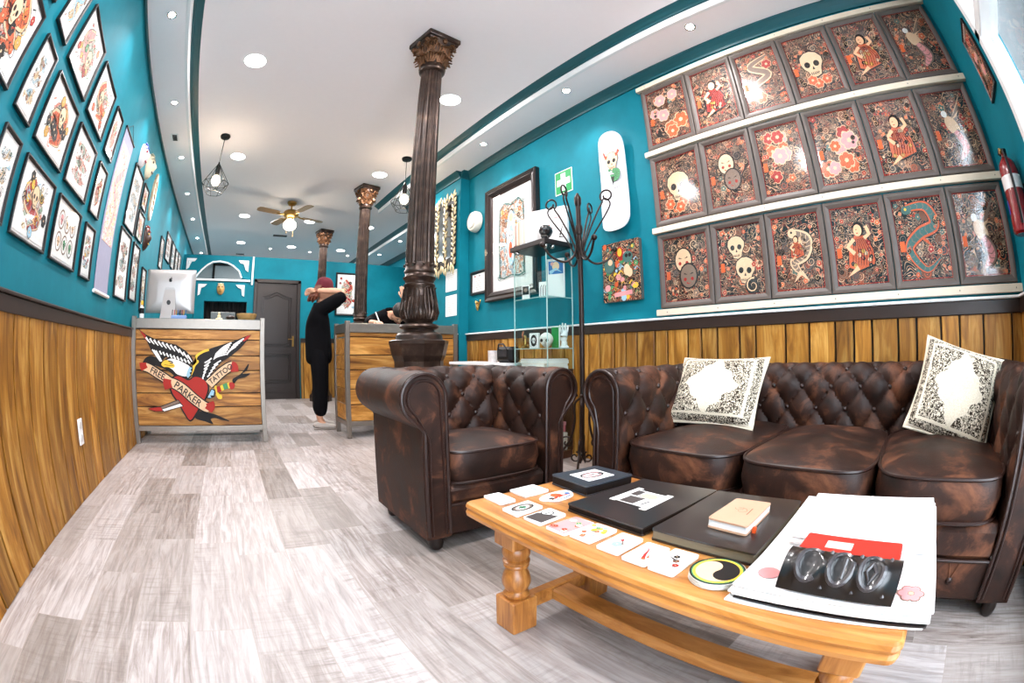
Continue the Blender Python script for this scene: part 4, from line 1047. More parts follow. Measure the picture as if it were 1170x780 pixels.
def chesterfield(name, label, cat, loc, rot, W_, D_, aw, ncush, zs=.28, group=None):
    """front faces -y, x across; W_ between outer arm panels, D_ front rail to back"""
    t = thing(name, label, cat, loc, rot, group)
    zt, rr = .735, .1; hw = W_/2; inner = hw-aw
    yb = D_                                 # outer back plane; y=0 is the front plane
    BZ = zt-rr
    # frame: front rail and lower panel
    mb = MB()
    mb.box(-inner-.01, inner+.01, .012, yb-.1, .06, .2, 0, .012)
    mb.box(-inner-.01, inner+.01, .0, yb-.1, .195, zs, 0, .022)
    mb.tube([(-inner, .004, .198), (inner, .004, .198)], .007, 8, 1)
    nb = 2 if ncush == 1 else 7
    for k in range(nb):
        x = -inner+.14+(2*inner-.28)*k/(nb-1); mb.sphere((x, .012, .13), .013, 1, 10, 6, (1, .6, 1))
        for s in (-1, 1): mb.tube([(x, .0105, .13), (x+s*.02, .0112, .19)], .003, 5, 0)
    mb.box(-hw+.02, hw-.02, yb-.07, yb, .06, .3, 0, .01)
    mb.build('base_frame', [M_LEATHER, M_PIPE], t)
    # back
    prof = [(yb-.13-.03, zs), (yb-.13, .45), (yb-.115, BZ-.02)] + arc(yb-.105+rr-.1, BZ, rr, 178, -8, 16)[0:] + [(yb+.0, BZ-.05), (yb+.0, .3), (yb+.0, .07)]
    prof = [(yb-.17, zs), (yb-.15, .42)] + arc(yb-.05, BZ, rr, 185, -35, 20) + [(yb, BZ-.1), (yb, .07)]
    mb = MB(); bl = (.45-zs)+(BZ-.45)+.13
    bt = tufted(mb, prof, -hw+.006, hw-.006, lambda y, x, z: (x, y, z), .155, .2, .02, bl+.04, .034)
    for s in (-1, 1):
        cp_ = prof+[(yb-.17, .07)]; mb.add([(s*(hw-.006), y, z) for y, z in cp_], [tuple(range(len(cp_))) if s < 0 else tuple(range(len(cp_)))[::-1]])
    for b in bt: mb.sphere(b, .0125, 1, 10, 6)
    mb.build('backrest', [M_LEATHER, M_PIPE], t)
    # arms
    for s in (-1, 1):
        cx = inner+aw-.02 if False else inner+.0+rr*.98
        prof = [(inner, zs-.02), (inner, .45)] + arc(cx, BZ, rr, 186, -52, 24) + [(hw+.0, BZ-.115), (hw, .3), (hw, .065)]
        mb = MB(); bl = (BZ-zs)+.17
        bt = tufted(mb, prof, .0, yb-.015, lambda x, y, z, s=s: (s*x, y, z), .155, .2, .06, bl+.02, .028, off=.05)
        for b in bt: mb.sphere(b, .0125, 1, 10, 6)
        pf, _ = resample(prof, .012)
        fr = [(s*x, .0, z) for x, z in pf]
        cxm = (inner+hw)/2
        face = fr + [(s*inner, .0, .065)]
        mb.add(face, [tuple(range(len(face)))], 0)
        mb.add([(x, yb-.015, z) for x, y, z in face], [tuple(range(len(face)))], 0)
        o = mb.build('arm', [M_LEATHER, M_PIPE], t, norm=False)
        # scrolled front panel with piping
        def ins(P, d):
            out = []
            for i, (x, z) in enumerate(P):
                a = P[max(0,i-1)]; b = P[min(len(P)-1,i+1)]; dx, dz = b[0]-a[0], b[1]-a[1]; l = math.hypot(dx, dz) or 1
                out.append((x-dz/l*d, z+dx/l*d))
            return out
        sp, _ = resample([(inner+.004, .08), (inner+.004, .45)] + arc(cx, BZ, rr-.008, 186, -50, 20) + [(hw-.012, BZ-.125), (hw-.01, .08)], .016)
        q = MB().tube([(s*x, -.004, z) for x, z in sp], .0075, 7)
        q2 = [(s*x, -.003, z) for x, z in resample([(inner+.022, .08), (inner+.024, .45)] + arc(cx, BZ, rr-.032, 186, -60, 16) + [(hw-.03, BZ-.16), (hw-.026, .08)], .02)[0]]
        q.tube(q2, .005, 6)
        q.build('arm_piping', M_PIPE, o)
    # seat cushions
    cw = 2*inner/ncush
    for k in range(ncush):
        mb = MB(); top, bot = cushion(mb, cw-.006, yb-.13, .145, .035)
        mb.tube(top, .0065, 7, 1, True); mb.tube(bot, .006, 6, 1, True)
        mb.build('seat_cushion', [M_LEATHER, M_PIPE], t, (-inner+cw*(k+.5), (yb-.13)/2-.012, zs-.005))
    # bun feet
    for x in (-hw+.06, hw-.06):
        for y in (.05, yb-.07):
            MB().lathe([(.022, 0), (.03, .01), (.034, .03), (.03, .05), (.036, .066)], 18).build('foot', plain(c(26,14,10), .3), t, (x, y, 0))
    return t
chesterfield('leather_armchair', 'brown buttoned leather armchair with rolled arms in front of the near pillar', 'armchair', (1.035, 1.475, 0), 0, .71, .575, .11, 1)
chesterfield('leather_sofa', 'long brown buttoned leather sofa with three seat cushions under the print wall', 'sofa', (1.33, .345, 0), RROT, 1.80, .90, .14, 3, .31)
# printed cushions
def pillow(label, loc, rot, W2, H2):
    t = MB(); T = .07
    def f(s):
        def g(u, v):
            a, b = u*2-1, v*2-1
            x = W2*a*(1-.07*(1-b*b)) ; z = H2*b*(1-.07*(1-a*a))
            th = T*max(0, (1-a**4))**.6*max(0, (1-b**4))**.6
            n = noise.noise(Vector((a*2.2, b*2.2, s)))*.01*(1-max(abs(a), abs(b)))
            return (x, s*(th+n), z)
        return g
    t.grid(f(-1), 36, 36); t.grid(f(1), 36, 36)
    rim = [(W2*a*(1-.07*(1-b*b)), 0, H2*b*(1-.07*(1-a*a))) for a, b in [(-1+2*i/16, -1) for i in range(16)]+[(1, -1+2*i/16) for i in range(16)]+[(1-2*i/16, 1) for i in range(16)]+[(-1, 1-2*i/16) for i in range(16)]]
    o = t.build('throw_cushion', m_pillow(W2, H2), None, loc, rot, norm=True)
    MB().tube(rim, .006, 6, closed=True).build('edge_cord', plain(c(214,202,180), .8), o)
    return tag(o, label, 'cushion', 'printed square cushions on the sofa')
pillow('cream and dark printed square cushion at the end of the sofa nearest the coat stand', (1.83, .915, .62), (R(-34), 0, RROT), .235, .175)
pillow('cream and dark printed square cushion leaning at the sofa end by the fire extinguisher', (1.84, -.235, .622), (R(-26), R(15), RROT-.1), .2, .19)

# ================================================================== coffee table
def coffee_table():
    t = thing('coffee_table', 'honey oak coffee table with turned legs in front of the sofa', 'table', (.82, .4425, 0))
    hx, hy, H_ = .26, .5325, .41
    def top():
        mb = MB(); prof = [(0, -.04), (.004, -.032), (-.004, -.02), (0, -.008), (.010, 0)]
        n = []
        def ring(i, z):
            r = .02; pts = []
            for sx, sy, a0 in ((1,1,0),(-1,1,90),(-1,-1,180),(1,-1,270)):
                for k in range(5):
                    a = R(a0+90*k/4); pts.append((sx*(hx-r)+(r-i)*math.cos(a), sy*(hy-r)+(r-i)*math.sin(a), H_+z))
            return pts
        rg = [ring(.012, -.042), ring(.002, -.038), ring(0, -.028), ring(.004, -.02), ring(0, -.012), ring(.003, -.004), ring(.01, 0)]
        N = 20; vs = [p for q in rg for p in q]; fs = []
        for k in range(len(rg)-1):
            for i in range(N): j = (i+1) % N; fs.append((k*N+i, k*N+j, (k+1)*N+j, (k+1)*N+i))
        fs.append(tuple(range((len(rg)-1)*N, len(rg)*N))); fs.append(tuple(range(N))[::-1])
        return mb.add(vs, fs, 0, False)
    top().build('table_top', M_OAK, t)
    lx, ly = .152, .442; s = .043
    for sx in (-1, 1):
        for sy in (-1, 1):
            mb = MB().box(-s, s, -s, s, 0, .115, 0, .004).box(-s, s, -s, s, .285, .372, 0, .004)
            mb.lathe([(.03,.113),(.036,.118),(.038,.126),(.03,.134),(.029,.138),(.034,.145),(.0405,.162),(.0405,.175),(.036,.195),(.029,.208),(.027,.212),(.034,.216),(.036,.222),(.034,.227),(.038,.232),(.038,.238),(.03,.243),(.036,.25),(.04,.262),(.038,.275),(.032,.285)], 28)
            mb.build('leg', M_OAKZ, t, (sx*lx, sy*ly, 0))
    for sy in (-1, 1): MB().box(-lx+s, lx-s, sy*ly-.018, sy*ly+.018, .055, .105, 0, .004).build('side_stretcher', M_OAK, t)
    MB().box(-.035, .035, -ly+.018, ly-.018, .06, .1, 0, .005).build('long_stretcher', M_OAK, t)
    mb = MB()
    for sy in (-1, 1): mb.box(-lx+s, lx-s, sy*ly-.025, sy*ly+.005, .3, .37)
    for sx in (-1, 1): mb.box(sx*lx-.012, sx*lx+.012, -ly+s, ly-s, .3, .37)
    mb.build('apron', M_OAK, t)
coffee_table()
TT = .411
def quad_thing(name, label, cat, pts, z0, z1, mat_, group=None, bev=.001, round_=0.0):
    """low block on the corner points (world x, y), its own frame at the centre"""
    cx = sum(p[0] for p in pts)/4; cy = sum(p[1] for p in pts)/4
    e = Vector((pts[1][0]-pts[0][0], pts[1][1]-pts[0][1]))
    a = math.atan2(e.y, e.x); t = thing(name, label, cat, (cx, cy, z0), a, group)
    L = []
    for p in pts:
        d = Vector((p[0]-cx, p[1]-cy)); L.append((d.x*math.cos(a)+d.y*math.sin(a), -d.x*math.sin(a)+d.y*math.cos(a)))
    return t, L
def slab(mb, L, z0, z1, r=.004, m=0, inset=0.0, n=4):
    pts = []
    cx = sum(p[0] for p in L)/4; cy = sum(p[1] for p in L)/4
    L = [(p[0]+(cx-p[0])*inset, p[1]+(cy-p[1])*inset) for p in L]
    for i in range(4):
        p = Vector(L[i]); a = (Vector(L[i-1])-p).normalized(); b = (Vector(L[(i+1) % 4])-p).normalized()
        for k in range(n+1):
            f = k/n; q = p+a*r*(1-f)**2+b*r*f**2; pts.append((q.x, q.y))
    ar = sum(pts[i][0]*pts[(i+1)%len(pts)][1]-pts[(i+1)%len(pts)][0]*pts[i][1] for i in range(len(pts)))
    if ar < 0: pts = pts[::-1]
    N = len(pts); vs = [(x, y, z0) for x, y in pts]+[(x, y, z1) for x, y in pts]
    mb.add(vs, [tuple(range(N))[::-1], tuple(range(N, 2*N))]+[(i, (i+1)%N, (i+1)%N+N, i+N) for i in range(N)], m)
    return mb
FLAT = Matrix.Rotation(-PI/2, 4, 'X')     # art's wall plane laid down: front faces up
def lay(art, name, parent, z, rot=0.0, x=0, y=0):
    o = art.build(name, parent, (x, y, z)); o.rotation_euler = (-PI/2, 0, rot); return o
# small cards along the near edge
def card(i, x0, x1, y0, y1, lab, draw, skew=0.0, h=.006, base='white'):
    t, L = quad_thing('sticker_stack', lab, 'sticker stack', [(x0, y0), (x1, y0+skew), (x1, y1+skew), (x0, y1)], TT, 0, None, 'small stacks of stickers along the table edge')
    m = M_PAPER if base == 'white' else M_INK[PK.index(base)]
    slab(MB(), L, 0, h, .006).build('stack', m, t)
    # seen from the window end of the room: x of the art runs along the table
    a = Art(i); w = y1-y0; d = x1-x0; draw(a, d/2*.8, w/2*.8); o = lay(a, 'printed_design', t, h)
    return t
k = 1.113
def c1(a, w, h): a.ngon([(-w*.5,-h*.6),(w*.6,-h*.6),(w*.6,h*.5),(-w*.5,h*.5)], 'lb'); [a.rib([(-w*.4, h*(.3-.3*i)), (w*.4, h*(.3-.3*i))], .002, 'white', False) for i in range(3)]
def c4(a, w, h): a.disc(0,0,w*.95,'blk',h*.8); a.disc(0,0,w*.8,'grey',h*.62); a.disc(0,0,w*.6,'white',h*.45); a.flower(0,0,h*.4,'green',edge='lb'); a.rib([(-w*.4,0),(w*.4,0)], .004, 'blk', False)
def c5(a, w, h): a.ngon([(-w*1.1,-h*1.1),(-w*1.1,h*1.1),(w*.1,h*1.1),(w*.5,-h*1.1)], 'dgrey'); a.skull(w*.45, h*.3, h*.5, 'white'); a.ring(w*.45, h*.3, h*.6, .003, 'blk')
def c6(a, w, h): a.ngon([(-w*1.2,-h*1.2),(w*1.2,-h*1.2),(w*1.2,h*1.2),(-w*1.2,h*1.2)], 'pink'); [a.flower(a.rd.uniform(-w,w), a.rd.uniform(-h,h), h*.3, a.rd.choice(('green','lb','red','white'))) for _ in range(9)]
def c7(a, w, h): [a.rd.choice((a.flower, a.disc))(a.rd.uniform(-w,w), a.rd.uniform(-h,h), h*.25, a.rd.choice(('lb','orange','green','yel'))) for _ in range(16)]
def c8(a, w, h): a.flower(-w*.3,0,h*.5,'lb',edge='grey'); a.rib([(-w*.2,-h*.5),(w*.2,0),(w*.7,h*.4)], .005, 'grey'); a.disc(w*.3,h*.1,h*.2,'red')
def c9(a, w, h): a.rib([(-w*.8,-h*.5),(-w*.2,-h*.1),(w*.3,h*.1),(w*.8,h*.7)], .008, 'red'); a.rib([(-w*.5,-h*.7),(-w*.1,-h*.4)], .006, 'orange'); a.disc(-w*.7,-h*.5,h*.18,'orange')
def c10(a, w, h): [a.flower(q*w*.4, q*h*.35-.2*h, h*.3, ('brown','blk','red')[q % 3], edge='grey') for q in (-1,0,1)]; [a.swirl(-w*.6+.5*q*w, -h*.7, h*.2, 'dgrey') for q in range(3)]; a.rib([(0,-h*.2),(w*.3,h*.8)], .006, 'dgrey')
card(1, 0.618, 0.67, 0.885, 0.965, 'plain white sticker stack with pale blue print at the table corner nearest the armchair', c1)
card(2, 0.706, 0.793, 0.895, 0.966, 'white sticker stack with faint blue lettering at the table end, beside the octopus sticker', c1)
card(4, 0.599, 0.69, 0.79, 0.852, 'white sticker stack with a dark oval wreath emblem', c4, .01)
card(5, 0.604, 0.694, 0.712, 0.773, 'sticker stack half dark grey and half white with a small skull', c5, .008)
card(6, 0.605, 0.699, 0.634, 0.695, 'pink patterned sticker stack with green flowers', c6, -.002)
card(7, 0.613, 0.703, 0.567, 0.628, 'white sticker stack with blue, orange and green dots', c7)
card(8, 0.609, 0.699, 0.488, 0.546, 'white sticker stack with a pale blue flower drawing', c8, .004)
card(9, 0.603, 0.693, 0.418, 0.475, 'white sticker stack with a thin red dagger-like drawing', c9, .002)
card(10, 0.602, 0.7, 0.354, 0.412, 'white sticker stack with small brown and black floral sprig beside the yin-yang stack', c10, .002)
t = thing('octopus_sticker', 'die-cut white sticker with red creature beside the blue-black book', 'sticker', (.780, .845, TT), .1)
a = Art(3); out = [(.055*math.cos(q)*(1+.12*math.sin(3*q)), .036*math.sin(q)*(1+.1*math.cos(2*q))) for q in [2*PI*i/24 for i in range(24)]]
MB().prism(out, -.003, 0, M=FLAT).build('backing', M_PAPER, t, norm=True)
a.disc(0,.006,.016,'orange',.018); [a.rib([(0,0),((q-2.5)*.013,-.012),((q-2.5)*.018,-.02+.006*(q%2))], .007, ('orange','red')[q % 2]) for q in range(6)]; a.disc(-.03,-.005,.008,'dgrey'); a.disc(.033,-.004,.008,'blue'); a.rib([(-.03,-.022),(.0,-.027),(.032,-.02)], .004, 'blue', False)
lay(a, 'printed_octopus', t, .003)
# yin-yang discs
t = thing('yin_yang_stickers', 'small pile of round black and pale yellow yin-yang stickers', 'sticker stack', (.652, .290, TT), -.5)
mb = MB()
for q in range(5): mb.lathe([(.053, .0022*q), (.053, .0022*q+.0018)], 36, 0, Matrix.Translation((.001*(q % 2), -.0012*(q % 3), 0)))
mb.build('discs', plain(c(214,216,210), .4), t)
a = Art(8); a.disc(0,0,.052,'blk',n=36); a.disc(0,0,.0485,'green',n=36); a.disc(0,0,.046,'yel',n=36); a.disc(0,0,.041,'cream',n=36)
r = .041; S = [(r*math.cos(q), r*math.sin(q)) for q in [PI/2-PI*i/18 for i in range(19)]]
S += [(-r/2*math.sin(PI*i/12) , -r/2-r/2*math.cos(PI*i/12)+0) for i in range(0, 13)][1:] + [(r/2*math.sin(PI*i/12), r/2-r/2*math.cos(PI*i/12)) for i in range(0, 13)][1:-1]
a.ngon(S, 'blk'); a.disc(0, r/2, r*.16, 'cream' ); a.disc(0, -r/2, r*.16, 'blk')
lay(a, 'yin_yang_print', t, .0108)
# books and folders
def book(name, label, pts, h, cover, pages=M_PAPER, z=TT, over=.0, page_in=.03):
    t, L = quad_thing(name, label, 'book', pts, z, 0, None)
    slab(MB(), L, 0, .004, .008).build('back_cover', cover, t); slab(MB(), L, h-.004, h, .008).build('front_cover', cover, t)
    slab(MB(), L, .004, h-.004, .003, inset=page_in).build('pages', pages, t)
    return t, L
M_BCOV = plain(c(52,58,66), .3, coat=.3, name='blue_black_cover'); M_BLK = plain(c(36,30,30), .28, coat=.25, name='black_leatherette')
t, L = book('sketch_book', 'thick blue-black book with an oval emblem label at the far end of the table', [(.833,.79),(1.014,.771),(1.021,.928),(.848,.949)], .03, M_BCOV, M_BLACK)
slab(MB(), [(-.05,-.045),(.05,-.045),(.05,.045),(-.05,.045)], .03, .0305, .004).build('label_sticker', M_PAPER, t)
a = Art(12); a.ring(0,0,.038,.006,'blk',rz=.022); a.ring(0,0,.03,.004,'pink',rz=.016); a.rib([(-.01,0),(.02,.004)], .012, 'dgrey'); a.disc(-.012,0,.01,'pink',.006); a.disc(.03,-.002,.01,'blk',.006); lay(a, 'oval_emblem', t, .0306)
t, L = book('portfolio_folder', 'black portfolio folder with a white taped drawing on its cover', [(.716,.511),(1.05,.503),(1.025,.741),(.722,.749)], .02, M_BLK, M_BLACK, page_in=.02)
a = Art(13)
for p in (((-.05,.05),(.075,.052)), ((-.06,-.055),(.07,-.05))): a.rib(p, .02, 'white', False)
a.ngon([(-.045,-.05),(.06,-.05),(.06,.05),(-.045,.05)], 'white'); a.ngon([(-.04,-.01),(.01,-.012),(.008,.035),(-.042,.034)], 'dgrey'); a.disc(.03,-.01,.018,'cream',.026); a.ring(.03,-.01,.02,.002,'dgrey',rz=.028); a.ngon([(.015,.02),(.055,.02),(.055,.045),(.015,.045)], 'dgrey'); a.rib([(-.035,-.03),(.0,-.035)], .006, 'dgrey', False)
lay(a, 'taped_drawing', t, .0201, 0, -.01, .01)
t, L = book('portfolio_folder', 'black portfolio folder lying under the small cream notebook', [(.718,.247),(1.05,.255),(1.03,.492),(.716,.488)], .026, M_BLK, plain(c(120,110,90), .7), page_in=.02)
t, L = book('cream_notebook', 'small cream notebook with orange ribbon on the black folder', [(.782,.297),(.94,.303),(.934,.393),(.788,.394)], .022, plain(c(196,156,128), .5, name='cream_cover'), z=TT+.027)
a = Art(14); a.swirl(0,0,.016,'brown',.0012); a.swirl(.012,.008,.012,'brown',.001); a.rib([(-.02,-.02),(.02,-.02)], .002, 'brown', False); lay(a, 'cover_drawing', t, .0222)
MB().box(-.056, -.05, -.058, -.05, -.001, .012).build('ribbon', plain(c(222,84,30), .5), t)
# big paper pile with a lower dark folder
t, L = quad_thing('paper_pile', 'large pile of white drawing sheets at the shop-window end of the table', 'papers', [(.61,-.115),(1.11,-.122),(1.085,.238),(.592,.234)], TT, 0, None)
rd = random.Random(3); mb = MB()
for q in range(9):
    Lq = [(x+rd.uniform(-.008,.008), y+rd.uniform(-.008,.008)) for x, y in L]
    slab(mb, Lq, .0+q*.0035, .0026+q*.0035, .002, 1 if q in (1, 2) else 0)
mb.build('sheets', [M_PAPER, M_BLK], t)
a = Art(15); a.flower(-.19,-.135,.026,'pink',edge='grey'); a.rib([(-.19,-.11),(-.17,-.06)], .012, 'grey'); a.rib([(-.2,-.1),(-.21,-.06)], .008, 'pink'); a.disc(-.2,.13,.02,'pink'); lay(a, 'faint_drawing', t, .0312)
t, L = quad_thing('paper_stack', 'bright white stack of sketch sheets on the far half of the paper pile', 'papers', [(.794,-.105),(1.085,-.11),(1.055,.211),(.776,.2)], TT+.0325, 0, None)
mb = MB()
for q in range(6):
    Lq = [(x+rd.uniform(-.004,.004), y+rd.uniform(-.004,.004)) for x, y in L]; slab(mb, Lq, q*.003, q*.003+.0024, .002)
mb.build('sheets', M_PAPER, t)
a = Art(16); [a.rib([(a.rd.uniform(-.08,.08), a.rd.uniform(-.1,.1)), (a.rd.uniform(-.08,.08), a.rd.uniform(-.1,.1))], .0012, 'lb', False) for _ in range(6)]; lay(a, 'pencil_marks', t, .0178)
# embossed black leather case wrapped round a red book
t = thing('embossed_leather_case', 'red book in a black leather cover embossed with three round letters on the paper pile', 'book case', (.682, .060, TT+.0325), -PI/2)
# local x runs along -y world (away from the armchair), local -y faces the camera side edge
MB().box(-.096, .096, -.055, .068, .0, .042, 0, .003).build('red_book', plain(c(186,42,30), .45), t)
MB().box(-.05, .0, .012, .04, .042, .0428).build('cover_window', plain(c(222,204,190), .5), t)
mb = MB(); hw = .102
def shell(u, v):
    a = R(200-185*v) ; y = .032*math.cos(a)*2.05-.02; z = .020+.034*math.sin(a)
    z = max(z, .001); return (-hw+2*hw*u, y-.012, z)
pf = [(-.004,.0435),(-.02,.050),(-.038,.051),(-.054,.046),(-.066,.034),(-.074,.018),(-.077,.002)]
vs = []; 
pf = [(p.x, p.y) for p in smooth_path([Vector((q[0], q[1], 0)) for q in pf], 4)]; n = len(pf)
for i in range(41):
    x = -hw+2*hw*i/40
    for j, (y, z) in enumerate(pf):
        s = j/(n-1); g = 0
        for cx, w in ((-.058,.03),(-.004,.03),(.05,.03)):
            d = math.hypot((x-cx)/1.0, (s-.55)*.09); g += .005*math.exp(-((d-.022)/.006)**2)
        vs.append((x, y-g*.5, z+g))
mb.add(vs, [(i*n+j, i*n+j+1, (i+1)*n+j+1, (i+1)*n+j) for i in range(40) for j in range(n-1)], 0, True)
mb.build('leather_cover', plain(c(16,14,15), .34, coat=.35, name='soft_black_leather'), t)
mb = MB()
def onp(x, s):
    j = s*(n-1); i = min(n-2, int(j)); f = j-i; return (x, pf[i][0]+(pf[i+1][0]-pf[i][0])*f, pf[i][1]+(pf[i+1][1]-pf[i][1])*f+.002)
for k_, cx in enumerate((-.058, -.004, .05)):
    pts = [onp(cx+.021*math.cos(q), .54-.26*math.sin(q)) for q in [R(50+ (260 if k_ == 0 else 330)*i/20) for i in range(21)]]
    mb.tube(pts, .0055, 7)
    mb.tube([onp(cx+.03, .2), onp(cx+.031, .9)], .0035, 6)
    if k_ == 2: mb.tube([onp(cx, .4), onp(cx+.009, .56), onp(cx, .72), onp(cx-.009, .56), onp(cx, .4)], .0035, 6)
    if k_ == 1: mb.tube([onp(cx+.006, .38), onp(cx+.006, .72)], .0035, 6)
mb.build('embossed_letters', plain(c(58,54,56), .3, coat=.3), t)

# ================================================================== iron pillars
def pillar():
    t = thing('cast_iron_pillar', 'tall fluted bronze-brown cast iron pillar rising behind the armchair', 'pillar', (1.035, 2.26, 0), R(8), 'fluted cast iron pillars', 'thing')
    def fl(a, z): return 1-.10*abs(math.sin(a*10))**.7 if False else 1-.085*(.5+.5*math.cos(a*20))
    MB().lathe([(.085, 1.30), (.081, 1.45), (.077, 2.0), (.070, 2.66)], 160, 0, None, True, False, fl).build('fluted_shaft', M_IRON, t)
    b = MB()
    b.lathe([(.20,.0),(.20,.10),(.19,.11),(.17,.13),(.165,.16),(.15,.2),(.135,.25),(.13,.5),(.13,.70),(.14,.72)], 8, 0, Matrix.Rotation(PI/8, 4, 'Z'), False)
    b.lathe([(.14,.70),(.142,.76),(.155,.79),(.16,.81),(.168,.845),(.172,.855),(.172,.872),(.15,.878)], 8, 0, Matrix.Rotation(PI/8, 4, 'Z'), False)
    b.build('plinth', M_IRON, t)
    m = MB().lathe([(.14,.872),(.132,.885),(.132,.9),(.12,.915),(.09,.925),(.086,.935),(.108,.943),(.113,.952),(.108,.962),(.082,.968),(.076,.975),(.094,.99),(.106,1.01),(.108,1.03),(.102,1.055),(.09,1.09),(.084,1.13),(.083,1.165),(.09,1.175),(.09,1.187),(.082,1.195),(.084,1.21),(.094,1.22),(.096,1.228),(.086,1.236),(.083,1.25),(.089,1.257),(.089,1.268),(.083,1.276),(.084,1.31)], 40)
    m.build('moulded_base', M_IRON, t)
    lf = MB()
    for k in range(8):
        a = 2*PI*k/8
        for da, top in ((0, 1.17), (PI/8, 1.12)):
            q = Matrix.Rotation(a+da, 4, 'Z')
            for s in (-1, 0, 1):
                lf.tube([(.098, s*.012, .99), (.109, s*.02, 1.03), (.099, s*.026, 1.08), (.087, s*.018, top-.01), (.097, s*.005, top)], [.004,.005,.005,.004,.002], 6, 0, M=q)
    for k in range(10): lf.sphere(((.088)*math.cos(k*PI/5), .088*math.sin(k*PI/5), 1.298), .009, 0, 8, 6)
    lf.build('leaf_relief_foliage', M_IRON, t)
    # capital
    cp = MB(); KS = Matrix.Diagonal((.86,.86,1,1))
    cp.lathe([(.082,2.64),(.1,2.65),(.104,2.665),(.094,2.675),(.09,2.69),(.1,2.72),(.118,2.78),(.14,2.85),(.15,2.885)], 32, 0, KS)
    cp.box(-.14, .14, -.14, .14, 2.882, 2.905, 0, .006, 0, KS); cp.box(-.153, .153, -.153, .153, 2.905, MC, 0, .008, 0, KS)
    cp.build('capital', M_IRON, t)
    lv = MB(); rd = random.Random(2)
    for ring_, (n_, r0, z0, z1, r1) in enumerate(((8,.094,2.70,2.79,.15),(8,.105,2.76,2.86,.168),(4,.12,2.80,2.9,.2))):
        for k in range(n_):
            q = KS @ Matrix.Rotation(2*PI*(k+.5*ring_)/n_ + (PI/4 if n_ == 4 else 0), 4, 'Z')
            for s in (-2, -1, 0, 1, 2):
                w = .017*s
                lv.tube([(r0, w*.5, z0), (r0+.012, w*1.3, (z0+z1)/2), (r0+.035-.006*abs(s), w*1.2, z1-.012*abs(s)), (min(r1, r0+.055), w*.9, z1-.02-.012*abs(s))], [.009,.011,.010,.005], 6, 0, M=q)
    for k in range(4):
        q = KS @ Matrix.Rotation(PI/4+PI/2*k, 4, 'Z')
        for s in (-1, 1):
            lv.tube([(.165+.0*p[0], s*.012+p[0]*s, 2.865+p[1]) for p in spiral(.01,0,.026,.006,0,1.3,12)], .007, 6, 0, M=q)
    for k in range(4):
        q = KS @ Matrix.Rotation(PI/2*k, 4, 'Z'); lv.sphere((.15, 0, 2.875), .024, 0, 10, 6, (.6,1,1), M=q)
    lv.build('acanthus_leaves', plain(c(108,72,46), .4, .6, name='gilded_bronze', var=.4), t)
    return t
p0 = pillar()
dup(p0, (1.60, 5.27, 0), R(12), 'fluted iron pillar standing behind the right-hand counter')
dup(p0, (1.55, 7.55, 0), R(12), 'fluted iron pillar farthest back, against the teal partition behind the standing person')

# ================================================================== pendants and fan
def pendant():
    t = thing('pendant_lamp', 'geometric black wire cage pendant with glowing bulb on the left side', 'pendant lamp', (-.35, 4.26, MC), 0, 'wire cage pendant lamps')
    MB().lathe([(.055, 0), (.058, -.012), (.05, -.028), (.006, -.032)], 28).build('ceiling_canopy', M_BLACKM, t, norm=True)
    MB().tube([(0,0,-.03),(0,0,-.33)], .0035, 6).build('cord', M_BLACK, t)
    MB().lathe([(.008,-.30),(.012,-.33),(.024,-.35),(.026,-.42),(.022,-.43)], 18).build('socket', M_BLACKM, t, norm=True)
    mb = MB(); n = 8; T = Vector((0,0,-.31)); a = [Vector((.145*math.cos(2*PI*k/n), .145*math.sin(2*PI*k/n), -.53+.0*(k%2))) for k in range(n)]
    b = [Vector((.085*math.cos(2*PI*(k+.5)/n), .085*math.sin(2*PI*(k+.5)/n), -.635)) for k in range(n)]
    u = [Vector((.125*math.cos(2*PI*(k+.5)/n), .125*math.sin(2*PI*(k+.5)/n), -.575)) for k in range(n)]
    for k in range(n):
        for p, q in ((T, a[k]), (a[k], a[(k+1)%n]), (a[k], u[k]), (a[(k+1)%n], u[k]), (u[k], b[k]), (b[k], b[(k+1)%n])):
            mb.tube([p, q], .0028, 5)
    mb.build('wire_cage', M_BLACKM, t)
    MB().sphere((0,0,-.50), .047, 0, 20, 14, (1,1,1.15)).build('bulb', emit((1,.74,.46,1), 24, 'bulb_glow'), t)
    light('bulb_light', t, 'POINT', P_BULB, (0,0,-.50), col=(1,.8,.58), shadow_soft_size=.05)
    return t
pe = pendant()
dup(pe, (1.71, 4.21, MC), .4, 'geometric black wire cage pendant with glowing bulb half hidden by the near pillar')
t = thing('ceiling_fan', 'brass ceiling fan with four blades and a glowing globe', 'ceiling fan', (.725, 6.18, MC))
MB().lathe([(.07,0),(.075,-.02),(.05,-.05),(.014,-.06),(.012,-.13),(.04,-.135)], 28).build('mount', M_BRASS, t, norm=True)
MB().lathe([(.03,-.12),(.09,-.135),(.115,-.16),(.12,-.2),(.1,-.225),(.05,-.24),(.045,-.265)], 32).build('motor_housing', M_BRASS, t, norm=True)
MB().lathe([(.03,-.262),(.05,-.275),(.09,-.31),(.1,-.35),(.085,-.39),(.05,-.415),(.002,-.425)], 28, cap=False).build('glass_globe', emit((1,.88,.68,1), 12, 'globe_glow'), t, norm=True)
light('globe_light', t, 'POINT', P_FAN, (0,0,-.35), col=(1,.84,.64), shadow_soft_size=.09)
